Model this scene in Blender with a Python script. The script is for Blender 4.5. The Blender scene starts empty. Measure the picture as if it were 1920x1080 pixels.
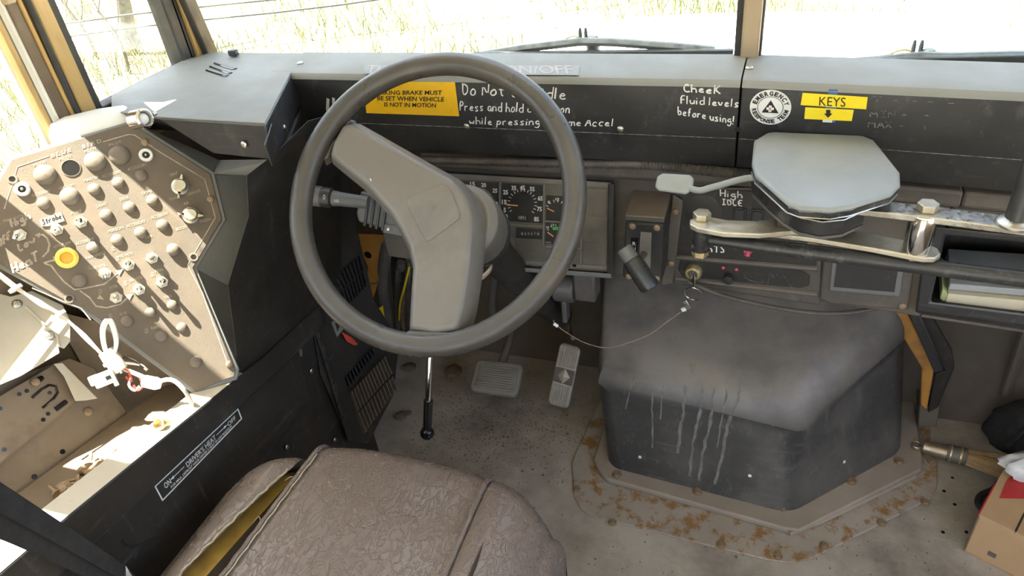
import bpy, bmesh, math, random
from mathutils import Vector, Matrix
random.seed(7)
D = bpy.data
SC = bpy.context.scene
COL = SC.collection
V = Vector
def R(a): return math.radians(a)

# ------------------------------------------------------------------ camera
F_PX = 1350.0
CAM = V((0.12, 0.0, 1.38))
YAW, PITCH, ROLL = R(23), R(34.8), R(-7)
FW = V((-math.sin(YAW)*math.cos(PITCH), math.cos(YAW)*math.cos(PITCH), -math.sin(PITCH)))
RT0 = V((math.cos(YAW), math.sin(YAW), 0)); UP0 = RT0.cross(FW)
RT = RT0*math.cos(ROLL) + UP0*math.sin(ROLL)
UPV = UP0*math.cos(ROLL) - RT0*math.sin(ROLL)
cam = D.cameras.new('camera'); cam.sensor_width = 36; cam.lens = 36*F_PX/1920; cam.clip_start = .01; cam.clip_end = 500
co = D.objects.new('camera', cam); COL.objects.link(co)
m = Matrix((RT, UPV, -FW)).transposed().to_4x4(); m.translation = CAM
co.matrix_world = m
SC.camera = co

# ------------------------------------------------------------------ light
SUN_D = V((0.356, 0.016, -0.934)).normalized()
w = D.worlds.new('world'); SC.world = w; w.use_nodes = True
nt = w.node_tree; nt.nodes.clear()
sky = nt.nodes.new('ShaderNodeTexSky'); sky.sky_type = 'NISHITA'; sky.sun_disc = False
sky.sun_elevation = math.asin(-SUN_D.z); sky.sun_rotation = math.atan2(-SUN_D.x, -SUN_D.y)
sky.air_density = 1.0; sky.dust_density = 3.0; sky.ozone_density = 1.0
bg = nt.nodes.new('ShaderNodeBackground'); bg.inputs[1].default_value = 0.30
hs = nt.nodes.new('ShaderNodeHueSaturation'); hs.inputs['Saturation'].default_value = 0.7
wo = nt.nodes.new('ShaderNodeOutputWorld')
nt.links.new(sky.outputs[0], hs.inputs['Color']); nt.links.new(hs.outputs[0], bg.inputs[0]); nt.links.new(bg.outputs[0], wo.inputs[0])
sun = D.lights.new('sun', 'SUN'); sun.energy = 22.0; sun.angle = R(0.6); sun.color = (1, .94, .85)
so = D.objects.new('sun', sun); COL.objects.link(so); so.rotation_euler = SUN_D.to_track_quat('-Z', 'Y').to_euler(); so.location = (-3, 0, 6)
vs = SC.view_settings; vs.view_transform = 'Standard'; vs.look = 'None'; vs.gamma = 1; vs.use_curve_mapping = False
vs.exposure = 1.75

# ------------------------------------------------------------------ pixel helpers: a pixel gives a direction, a plane gives the distance
def ray(px, py): return FW + RT*((px-960)/F_PX) - UPV*((py-540)/F_PX)
def on(px, py, x=None, y=None, z=None):
    d = ray(px, py)
    t = (x-CAM.x)/d.x if x is not None else ((y-CAM.y)/d.y if y is not None else (z-CAM.z)/d.z)
    return CAM + d*t
class PL:
    def __init__(s, p0, n, u=None):
        s.o = V(p0); s.n = V(n).normalized()
        s.u = (V(u) if u else V((0,0,1)).cross(s.n)); s.u = (s.u - s.n*s.u.dot(s.n)).normalized()
        s.v = s.n.cross(s.u)
    def w(s, px, py, off=0.0):
        d = ray(px, py); o = s.o + s.n*off
        return CAM + d*((o-CAM).dot(s.n)/d.dot(s.n))
    def uv(s, px, py, off=0.0):
        q = s.w(px, py, off) - s.o; return (q.dot(s.u), q.dot(s.v))
    def pt(s, u, v, n=0.0): return s.o + s.u*u + s.v*v + s.n*n
    def frame(s, p=None): return (V(p) if p is not None else s.o, s.u, s.v, s.n)
    def at(s, px, py, off=0.0): return (s.w(px, py, off), s.u, s.v, s.n)
    def shift(s, d): return PL(s.o + s.n*d, s.n, s.u)
def plane3(a, b, c, toward=CAM):
    a, b, c = V(a), V(b), V(c); n = (b-a).cross(c-a).normalized()
    if n.dot(toward-a) < 0: n = -n
    return PL(a, n)
def fmat(fr):
    o, u, v, n = fr
    M = Matrix((u, v, n)).transposed().to_4x4(); M.translation = o
    return M
def frame_z(o, n, ref=None):
    n = V(n).normalized(); r = V(ref) if ref else (V((0,0,1)) if abs(n.z) < .9 else V((0,1,0)))
    u = r.cross(n).normalized(); return (V(o), u, n.cross(u), n)

# ------------------------------------------------------------------ mesh builder
class MB:
    def __init__(s): s.v = []; s.f = []
    def add(s, vs, fs):
        b = len(s.v); s.v += [V(q) for q in vs]; s.f += [tuple(b+i for i in f) for f in fs]; return s
    def box(s, c, size, fr=None):
        c = V(c); a, b, d = (q/2 for q in size)
        vs = [V((x, y, z)) for x in (-a, a) for y in (-b, b) for z in (-d, d)]
        if fr: vs = [fr[0]*0 + fr[1]*q.x + fr[2]*q.y + fr[3]*q.z for q in vs]
        return s.add([c+q for q in vs], [(0,1,3,2),(4,6,7,5),(0,4,5,1),(2,3,7,6),(0,2,6,4),(1,5,7,3)])
    def prism(s, poly, fr, d0, d1, inset=0.0):
        o, u, v, n = fr; k = len(poly)
        cx = sum(p[0] for p in poly)/k; cy = sum(p[1] for p in poly)/k
        def ins(p):
            dx, dy = p[0]-cx, p[1]-cy; L = math.hypot(dx, dy) or 1
            return (p[0]-dx/L*inset, p[1]-dy/L*inset)
        A = [o+u*p[0]+v*p[1]+n*d0 for p in poly]; B = [o+u*q[0]+v*q[1]+n*d1 for q in map(ins, poly)]
        return s.loft([A, B])
    def loft(s, rings, cap=True, closed=True):
        k = len(rings[0]); b = len(s.v)
        for r in rings: s.v += [V(q) for q in r]
        for i in range(len(rings)-1):
            for j in range(k if closed else k-1):
                a = b+i*k+j; c = b+i*k+(j+1) % k
                s.f.append((a, c, c+k, a+k))
        if cap:
            s.f.append(tuple(b+j for j in reversed(range(k))))
            e = b+(len(rings)-1)*k; s.f.append(tuple(e+j for j in range(k)))
        return s
    def tube(s, pts, r, seg=8, closed=False, flat=1.0, up=None):
        pts = [V(p) for p in pts]; k = len(pts)
        rs = r if isinstance(r, (list, tuple)) else [r]*k
        rings = []; prev = None
        for i in range(k):
            if closed: t = (pts[(i+1) % k]-pts[i-1])
            else: t = pts[min(i+1, k-1)]-pts[max(i-1, 0)]
            t.normalize()
            if prev is None:
                ref = V(up) if up else (V((0,0,1)) if abs(t.z) < .9 else V((1,0,0)))
                a = ref.cross(t).normalized()
            else:
                a = (prev - t*prev.dot(t)).normalized()
            prev = a; b = t.cross(a)
            rings.append([pts[i]+(a*math.cos(2*math.pi*j/seg)+b*math.sin(2*math.pi*j/seg)*flat)*rs[i] for j in range(seg)])
        if closed: rings.append(rings[0]); return s.loft(rings, cap=False)
        return s.loft(rings)
    def lathe(s, prof, fr, seg=20, caps=True):
        o, u, v, n = fr
        rings = [[o+n*h+(u*math.cos(2*math.pi*j/seg)+v*math.sin(2*math.pi*j/seg))*max(r, 1e-5) for j in range(seg)] for r, h in prof]
        return s.loft(rings, cap=caps)
    def grid(s, fn, nu, nv):
        b = len(s.v)
        for i in range(nu+1):
            for j in range(nv+1): s.v.append(V(fn(i/nu, j/nv)))
        for i in range(nu):
            for j in range(nv):
                a = b+i*(nv+1)+j; s.f.append((a, a+nv+1, a+nv+2, a+1))
        return s
    def mesh(s, name, mat, base=V((0,0,0)), ang=38, recalc=True):
        me = D.meshes.new(name); me.from_pydata([tuple(q-base) for q in s.v], [], s.f)
        if recalc:
            bm = bmesh.new(); bm.from_mesh(me); bmesh.ops.recalc_face_normals(bm, faces=bm.faces); bm.to_mesh(me); bm.free()
        me.polygons.foreach_set('use_smooth', [True]*len(me.polygons)); me.set_sharp_from_angle(angle=R(ang))
        me.materials.append(MAT[mat]); me.update(); return me
BASE = {}
def tag(o, label=None, cat=None, group=None, kind=None):
    if label: o['label'] = label
    if cat: o['category'] = cat
    if group: o['group'] = group
    if kind: o['kind'] = kind
    return o
def thing(name, label, cat, loc=(0,0,0), group=None, kind=None):
    o = D.objects.new(name, None); COL.objects.link(o); o.location = loc; o.empty_display_size = .02
    BASE[o.name] = V(loc); return tag(o, label, cat, group, kind)
def bev(o, w, seg=2, ang=35):
    b = o.modifiers.new('bevel', 'BEVEL'); b.width = w; b.segments = seg; b.limit_method = 'ANGLE'; b.angle_limit = R(ang); return o
def part(name, mb, mat, parent, bevel=0, ang=38, label=None, seg=2, kind=None, recalc=True):
    base = BASE[parent.name]
    o = D.objects.new(name, mb.mesh(name, mat, base, ang, recalc)); COL.objects.link(o); o.parent = parent; BASE[o.name] = base
    if bevel: bev(o, bevel, seg)
    if label: o['label'] = label
    if kind: o['kind'] = kind
    return o
def solo(name, mb, mat, label=None, cat=None, group=None, kind=None, bevel=0, ang=38, base=None, seg=2):
    if base is None:
        k = len(mb.v); base = sum(mb.v, V((0,0,0)))/k; base.z = min(q.z for q in mb.v)
    o = D.objects.new(name, mb.mesh(name, mat, V(base), ang)); COL.objects.link(o); o.location = base; BASE[o.name] = V(base)
    if bevel: bev(o, bevel, seg)
    return tag(o, label, cat, group, kind)
def inst(name, me, M, parent=None, label=None, bevel=0):
    o = D.objects.new(name, me); COL.objects.link(o)
    if parent is not None:
        base = BASE[parent.name]; o.parent = parent; o.matrix_local = Matrix.Translation(-base) @ M; BASE[o.name] = base
    else: o.matrix_local = M; BASE[o.name] = M.translation.copy()
    if bevel: bev(o, bevel)
    if label: o['label'] = label
    return o
LOC = (V((0,0,0)), V((1,0,0)), V((0,1,0)), V((0,0,1)))

# ------------------------------------------------------------------ materials
MAT = {}
def mat(name, c1, c2=None, scale=6, lo=.35, hi=.65, rough=.6, metal=0, bump=0, bscale=60, rvar=.15, c3=None, s3=2.5, lo3=.5, hi3=.7, dust=None, dustlo=.3, dusthi=.85, stretch=None, spec=.5, coat=0, scr=None, scra=.6):
    mt = D.materials.new(name); mt.use_nodes = True; nt = mt.node_tree; N = nt.nodes; L = nt.links
    b = N['Principled BSDF']; b.inputs['Metallic'].default_value = metal; b.inputs['Specular IOR Level'].default_value = spec
    if coat: b.inputs['Coat Weight'].default_value = coat
    tc = N.new('ShaderNodeTexCoord'); src = tc.outputs['Object']
    if stretch:
        mp = N.new('ShaderNodeMapping'); mp.inputs['Scale'].default_value = stretch; L.new(src, mp.inputs['Vector']); src = mp.outputs[0]
    def noise(sc, det=6, rg=.6):
        n = N.new('ShaderNodeTexNoise'); n.inputs['Scale'].default_value = sc; n.inputs['Detail'].default_value = det; n.inputs['Roughness'].default_value = rg; L.new(src, n.inputs['Vector']); return n.outputs['Fac']
    def rng(fac, lo, hi, a=0, bb=1):
        r = N.new('ShaderNodeMapRange'); r.inputs[1].default_value = lo; r.inputs[2].default_value = hi; r.inputs[3].default_value = a; r.inputs[4].default_value = bb; L.new(fac, r.inputs[0]); return r.outputs[0]
    def mix(fac, a, c):
        x = N.new('ShaderNodeMix'); x.data_type = 'RGBA'; L.new(fac, x.inputs[0])
        for sk, q in ((x.inputs[6], a), (x.inputs[7], c)):
            if isinstance(q, tuple): sk.default_value = (*q, 1)
            else: L.new(q, sk)
        return x.outputs[2]
    col = c1
    n1 = noise(scale)
    if c2: col = mix(rng(n1, lo, hi), col, c2)
    if c3: col = mix(rng(noise(s3, 8, .7), lo3, hi3), col, c3)
    if dust:
        g = N.new('ShaderNodeNewGeometry'); sx = N.new('ShaderNodeSeparateXYZ'); L.new(g.outputs['Normal'], sx.inputs[0])
        a = rng(sx.outputs[2], dustlo, dusthi)
        mm = N.new('ShaderNodeMath'); mm.operation = 'MULTIPLY'; L.new(a, mm.inputs[0]); L.new(rng(noise(9), .25, .6, .35, 1), mm.inputs[1])
        col = mix(mm.outputs[0], col, dust)
    if scr:
        for sc_, ro in (((2.5,34,34),(0,0,.25)), ((34,3,22),(.4,.2,.5)), ((14,30,2.5),(.1,.3,.1))):
            mp2 = N.new('ShaderNodeMapping'); mp2.inputs['Scale'].default_value = sc_; mp2.inputs['Rotation'].default_value = ro; L.new(tc.outputs['Object'], mp2.inputs[0])
            n2 = N.new('ShaderNodeTexNoise'); n2.inputs['Scale'].default_value = 2.2; n2.inputs['Detail'].default_value = 5; n2.inputs['Roughness'].default_value = .65; L.new(mp2.outputs[0], n2.inputs['Vector'])
            col = mix(rng(n2.outputs['Fac'], .60, .72, 0, scra), col, scr)
    if isinstance(col, tuple): b.inputs['Base Color'].default_value = (*col, 1)
    else: L.new(col, b.inputs['Base Color'])
    L.new(rng(noise(scale*3), .3, .7, max(0, rough-rvar), min(1, rough+rvar)), b.inputs['Roughness'])
    if bump:
        bp = N.new('ShaderNodeBump'); bp.inputs['Strength'].default_value = bump; bp.inputs['Distance'].default_value = .002; L.new(noise(bscale, 4), bp.inputs['Height']); L.new(bp.outputs[0], b.inputs['Normal'])
    MAT[name] = mt; return mt
BR = (.13, .095, .065)     # brown road dust
mat('dash_grey', (.185,.19,.175), (.215,.22,.20), 3, rough=.6, bump=.15, bscale=400)
mat('dash_black', (.015,.015,.0165), (.025,.0245,.025), 5, rough=.5, bump=.15, bscale=300, c3=(.045,.043,.042), s3=14, lo3=.58, hi3=.85, dust=(.2,.2,.185), dustlo=.2, dusthi=.9, scr=(.10,.095,.09), scra=.35)
mat('black_panel', (.016,.015,.014), (.028,.025,.022), 4, rough=.45, bump=.1, bscale=200, c3=(.075,.062,.048), s3=6, lo3=.58, hi3=.82, scr=(.10,.08,.06), scra=.5)
mat('black_paint', (.018,.018,.019), (.03,.029,.028), 9, rough=.35, c3=(.12,.10,.08), s3=30, lo3=.62, hi3=.8, scr=(.2,.18,.15), scra=.35)
mat('black_plastic', (.022,.022,.023), (.035,.034,.033), 20, rough=.35)
mat('rubber', (.02,.019,.017), (.04,.035,.03), 10, rough=.7)
mat('grey_plastic', (.11,.115,.115), (.14,.14,.135), 8, rough=.5)
mat('lower_dash', (.05,.045,.040), (.095,.08,.064), 5, rough=.65, bump=.1, bscale=200, c3=(.15,.118,.085), s3=4, lo3=.5, hi3=.8, dust=(.16,.128,.1), dustlo=.1, dusthi=.8, scr=(.14,.115,.09), scra=.4)
mat('cluster_lens', (.075,.068,.06), (.12,.108,.093), 7, rough=.45, c3=(.19,.168,.14), s3=5, lo3=.45, hi3=.75)
mat('bezel_dusty', (.13,.12,.105), (.2,.18,.155), 12, rough=.7)
mat('dial_black', (.02,.021,.022), (.04,.038,.036), 8, rough=.4)
mat('white_ink', (.75,.74,.70), (.6,.59,.55), 60, rough=.6)
mat('dull_ink', (.36,.34,.31), (.16,.15,.14), 90, lo=.4, hi=.6, rough=.7)
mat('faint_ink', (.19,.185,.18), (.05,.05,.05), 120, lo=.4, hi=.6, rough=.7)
mat('tan_ink', (.42,.35,.26), (.25,.2,.15), 90, rough=.7)
mat('pale_lilac', (.38,.33,.32), (.32,.29,.285), 60, rough=.7)
mat('sticker_yellow', (.86,.50,.012), (.80,.45,.01), 20, rough=.35)
mat('tape_yellow', (.85,.66,.02), (.78,.60,.02), 25, rough=.4)
mat('sticker_white', (.72,.72,.70), (.62,.62,.6), 20, rough=.4)
mat('sticker_blue', (.05,.13,.35), rough=.4)
mat('black_ink', (.015,.015,.015), rough=.5)
mat('red_ink', (.5,.03,.05), rough=.5)
mat('needle', (.75,.36,.14), rough=.5)
mat('green_paint', (.06,.42,.10), rough=.5)
mat('steel', (.55,.54,.50), (.42,.39,.34), 40, rough=.35, metal=1, c3=(.32,.23,.14), s3=30, lo3=.6, hi3=.75)
mat('zinc', (.62,.60,.52), (.5,.45,.34), 25, rough=.42, metal=.85, c3=(.40,.29,.16), s3=18, lo3=.55, hi3=.75)
mat('brass_zinc', (.62,.52,.28), (.45,.36,.2), 30, rough=.4, metal=.8)
mat('chrome', (.75,.74,.72), (.6,.58,.55), 30, rough=.12, metal=1, rvar=.06)
mat('lever_grey', (.21,.228,.225), (.26,.272,.262), 6, rough=.45, bump=.05, bscale=200, c3=(.18,.21,.22), s3=6)
mat('wheel_rim', (.040,.037,.033), (.058,.053,.046), 5, rough=.34, bump=.06, bscale=500, c3=(.095,.075,.056), s3=6, lo3=.48, hi3=.78, dust=(.09,.092,.09), dustlo=.5, dusthi=1.0)
mat('wheel_pad', (.125,.115,.10), (.165,.155,.138), 4, rough=.42, bump=.1, bscale=900, c3=(.10,.093,.085), s3=5, lo3=.5, hi3=.7)
mat('panel_face', (.105,.083,.061), (.132,.104,.075), 6, rough=.75, bump=.2, bscale=500, c3=(.165,.12,.076), s3=3.5, lo3=.45, hi3=.7)
mat('console_grey', (.175,.175,.165), (.21,.205,.19), 4, rough=.65, bump=.2, bscale=350)
mat('plug', (.135,.108,.08), (.165,.134,.10), 60, rough=.6)
mat('tray_metal', (.15,.112,.078), (.21,.16,.11), 5, rough=.7, bump=.1, bscale=120, c3=(.09,.065,.046), s3=7, lo3=.5, hi3=.75)
mat('cream_metal', (.42,.38,.30), (.5,.46,.38), 7, rough=.6, c3=(.28,.21,.13), s3=8, lo3=.6, hi3=.8)
mat('gold_paint', (.38,.235,.075), (.48,.32,.12), 6, rough=.5, c3=(.22,.13,.06), s3=9, lo3=.5, hi3=.75, stretch=(1,1,.25))
mat('tan_paint', (.33,.25,.16), (.40,.31,.2), 8, rough=.55, c3=(.24,.17,.1), s3=14, lo3=.6, hi3=.75)
mat('brown_trim', (.11,.075,.045), (.17,.12,.075), 10, rough=.6)
mat('white_plastic', (.72,.72,.70), (.66,.66,.63), 10, rough=.5)
mat('cream_wire', (.62,.56,.45), (.5,.43,.32), 40, rough=.5)
mat('red_wire', (.45,.05,.03), rough=.5)
mat('orange_bulb', (.85,.33,.02), (.8,.45,.06), 60, rough=.3)
mat('yellow_ring', (.80,.62,.12), rough=.35)
mat('cover_black', (.028,.029,.031), (.045,.046,.048), 5, rough=.42, bump=.08, bscale=100, c3=(.12,.113,.105), s3=4.5, lo3=.48, hi3=.85, dust=(.2,.178,.155), dustlo=.12, dusthi=.62, scr=(.15,.145,.135), scra=.45)
mat('floor_dirt', (.31,.278,.243), (.39,.355,.315), 7, rough=.85, bump=.5, bscale=90, c3=(.13,.11,.09), s3=3.0, lo3=.46, hi3=.72)
mat('rust_plate', (.27,.235,.20), (.34,.30,.26), 6, rough=.8, bump=.4, bscale=120, c3=(.22,.12,.04), s3=30, lo3=.49, hi3=.60)
mat('flange', (.235,.195,.158), (.29,.245,.205), 7, rough=.8, bump=.3, bscale=150)
mat('firewall', (.075,.06,.045), (.11,.09,.07), 4, rough=.85, bump=.2, bscale=60)
mat('rust_bolt', (.22,.15,.09), (.32,.24,.16), 60, rough=.6, metal=.4)
mat('orange_bracket', (.42,.19,.03), (.33,.15,.03), 12, rough=.6, c3=(.13,.08,.04), s3=10)
mat('foam_yellow', (.42,.29,.07), (.30,.19,.04), 25, rough=.95, bump=.5, bscale=200)
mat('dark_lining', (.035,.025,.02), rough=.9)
mat('thread', (.42,.36,.27), (.3,.25,.18), 90, rough=.8)
mat('pedal_rubber', (.21,.197,.175), (.28,.265,.24), 14, rough=.75)
mat('alloy', (.50,.48,.43), (.36,.34,.30), 25, rough=.5, metal=.4)
mat('dark_metal', (.10,.09,.08), (.16,.14,.12), 12, rough=.55, metal=.3)
mat('cardboard', (.45,.30,.165), (.40,.26,.14), 12, rough=.85, bump=.1, bscale=50)
mat('red_print', (.48,.03,.03), (.42,.03,.03), 12, rough=.6)
mat('white_plasticbag', (.62,.62,.62), (.5,.5,.5), 12, rough=.3, bump=.5, bscale=25)
mat('straw', (.34,.235,.11), (.45,.33,.17), 50, rough=.8, stretch=(1,1,1))
mat('broom_metal', (.45,.38,.28), (.3,.24,.17), 30, rough=.4, metal=.8)
mat('black_cloth', (.014,.014,.015), (.025,.024,.024), 30, rough=.85, bump=.3, bscale=60)
mat('paper', (.55,.49,.36), (.45,.39,.27), 12, rough=.85)
mat('grey_card', (.30,.31,.31), (.24,.25,.25), 12, rough=.6)
mat('green_book', (.33,.36,.16), rough=.8)
mat('white_hood', (.85,.84,.80), (.80,.78,.72), 2, rough=.4)
mat('yellow_hood', (.72,.45,.06), rough=.4)
mat('wiper', (.006,.009,.011), (.014,.019,.022), 25, rough=.45)
mat('ground', (.20,.18,.11), (.27,.25,.17), 1.6, rough=.95, c3=(.13,.14,.05), s3=.7, lo3=.5, hi3=.72)
mat('grass_blade', (.24,.22,.10), (.12,.145,.04), .8, lo=.4, hi=.6, rough=.9)
mat('bark', (.05,.045,.038), (.16,.145,.12), 7, rough=.95, bump=.6, bscale=25)
mat('twig', (.07,.055,.04), (.11,.09,.065), 15, rough=.9)
mat('wire_fence', (.06,.058,.055), rough=.7)
mat('ceiling_paint', (.55,.53,.48), (.5,.48,.43), 4, rough=.7)
mat('dirt_clod', (.12,.088,.06), (.17,.13,.095), 30, rough=.95, bump=.5, bscale=80)
mat('red_plastic', (.5,.05,.03), (.4,.05,.03), 20, rough=.5)
mat('gloss_black', (.012,.012,.013), rough=.12, rvar=.04)
mat('pink_lens', (.62,.06,.12), (.5,.05,.1), 40, rough=.35)
mat('dried_drip', (.19,.18,.165), (.10,.098,.092), 40, rough=.9)
mat('conduit_plastic', (.055,.05,.046), (.10,.088,.075), 30, rough=.5)
mat('cable', (.06,.048,.04), (.09,.075,.06), 40, rough=.6)
# brown vinyl with a fine wrinkle relief
def vinyl():
    mt = mat('vinyl', (.155,.122,.104), (.165,.131,.112), 5, rough=.27, rvar=.03)
    nt = mt.node_tree; N = nt.nodes; L = nt.links; b = N['Principled BSDF']
    tc = N.new('ShaderNodeTexCoord'); mp = N.new('ShaderNodeMapping'); mp.inputs['Scale'].default_value = (1, .45, 1); mp.inputs['Rotation'].default_value = (0, 0, .35)
    L.new(tc.outputs['Object'], mp.inputs[0])
    n = N.new('ShaderNodeTexNoise'); n.inputs['Scale'].default_value = 95; n.inputs['Detail'].default_value = 3; n.inputs['Distortion'].default_value = 1.2; L.new(mp.outputs[0], n.inputs[0])
    a = N.new('ShaderNodeMath'); a.operation = 'SUBTRACT'; a.inputs[1].default_value = .5; L.new(n.outputs[0], a.inputs[0])
    c = N.new('ShaderNodeMath'); c.operation = 'ABSOLUTE'; L.new(a.outputs[0], c.inputs[0])
    r = N.new('ShaderNodeMapRange'); r.inputs[1].default_value = 0; r.inputs[2].default_value = .07; L.new(c.outputs[0], r.inputs[0])
    bp = N.new('ShaderNodeBump'); bp.inputs['Strength'].default_value = .8; bp.inputs['Distance'].default_value = .0009; L.new(r.outputs[0], bp.inputs['Height']); L.new(bp.outputs[0], b.inputs['Normal'])
vinyl()
def glass():
    mt = D.materials.new('glass'); mt.use_nodes = True; nt = mt.node_tree; N = nt.nodes; L = nt.links; N.clear()
    t = N.new('ShaderNodeBsdfTransparent'); t.inputs[0].default_value = (.93,.95,.93,1)
    g = N.new('ShaderNodeBsdfGlossy'); g.inputs['Roughness'].default_value = .03
    lw = N.new('ShaderNodeLayerWeight'); pw = N.new('ShaderNodeMath'); pw.operation = 'POWER'; pw.inputs[1].default_value = 5; L.new(lw.outputs['Facing'], pw.inputs[0])
    fr = N.new('ShaderNodeMath'); fr.operation = 'MULTIPLY_ADD'; fr.inputs[1].default_value = .45; fr.inputs[2].default_value = .03; L.new(pw.outputs[0], fr.inputs[0])
    df = N.new('ShaderNodeBsdfDiffuse'); df.inputs[0].default_value = (.6,.6,.55,1)
    m1 = N.new('ShaderNodeMixShader'); m2 = N.new('ShaderNodeMixShader'); m2.inputs[0].default_value = .03
    L.new(fr.outputs[0], m1.inputs[0]); L.new(t.outputs[0], m1.inputs[1]); L.new(g.outputs[0], m1.inputs[2])
    L.new(m1.outputs[0], m2.inputs[1]); L.new(df.outputs[0], m2.inputs[2])
    o = N.new('ShaderNodeOutputMaterial'); L.new(m2.outputs[0], o.inputs[0]); MAT['glass'] = mt
glass()

# ------------------------------------------------------------------ lettering
def fit(me, o, ax, ay, n, off):
    xs = [q.co.x for q in me.vertices]; ys = [q.co.y for q in me.vertices]
    x0, x1, y0, y1 = min(xs), max(xs), min(ys), max(ys)
    for q in me.vertices:
        q.co = o + ax*((q.co.x-x0)/(x1-x0)) + ay*((q.co.y-y0)/((y1-y0) or 1)) + n*off
def text_mesh(s, bold=0.0, shear=0.0):
    cu = D.curves.new('t', 'FONT'); cu.body = s; cu.offset = bold; cu.shear = shear; cu.resolution_u = 3; cu.align_x = 'CENTER'
    ob = D.objects.new('t', cu); COL.objects.link(ob)
    dg = bpy.context.evaluated_depsgraph_get(); me = D.meshes.new_from_object(ob.evaluated_get(dg))
    D.objects.remove(ob); D.curves.remove(cu); return me
def text(parent, name, s, pl, bl, br, tl, mt, off=.0006, bold=.012, shear=0.0):
    """lettering that fills the parallelogram given by three photo pixels on a plane"""
    me = text_mesh(s, bold, shear); a, b, c = pl.w(*bl), pl.w(*br), pl.w(*tl)
    fit(me, a-BASE[parent.name], b-a, c-a, pl.n, off)
    me.materials.clear(); me.materials.append(MAT[mt])
    o = D.objects.new(name, me); COL.objects.link(o); o.parent = parent; BASE[o.name] = BASE[parent.name]; return o
def text_uv(parent, name, s, o, u, v, n, w, h, mt, off=.0006, bold=.012):
    me = text_mesh(s, bold); fit(me, o-u*(w/2)-v*(h/2)-BASE[parent.name], u*w, v*h, n, off)
    me.materials.clear(); me.materials.append(MAT[mt])
    ob = D.objects.new(name, me); COL.objects.link(ob); ob.parent = parent; BASE[ob.name] = BASE[parent.name]; return ob
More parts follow.
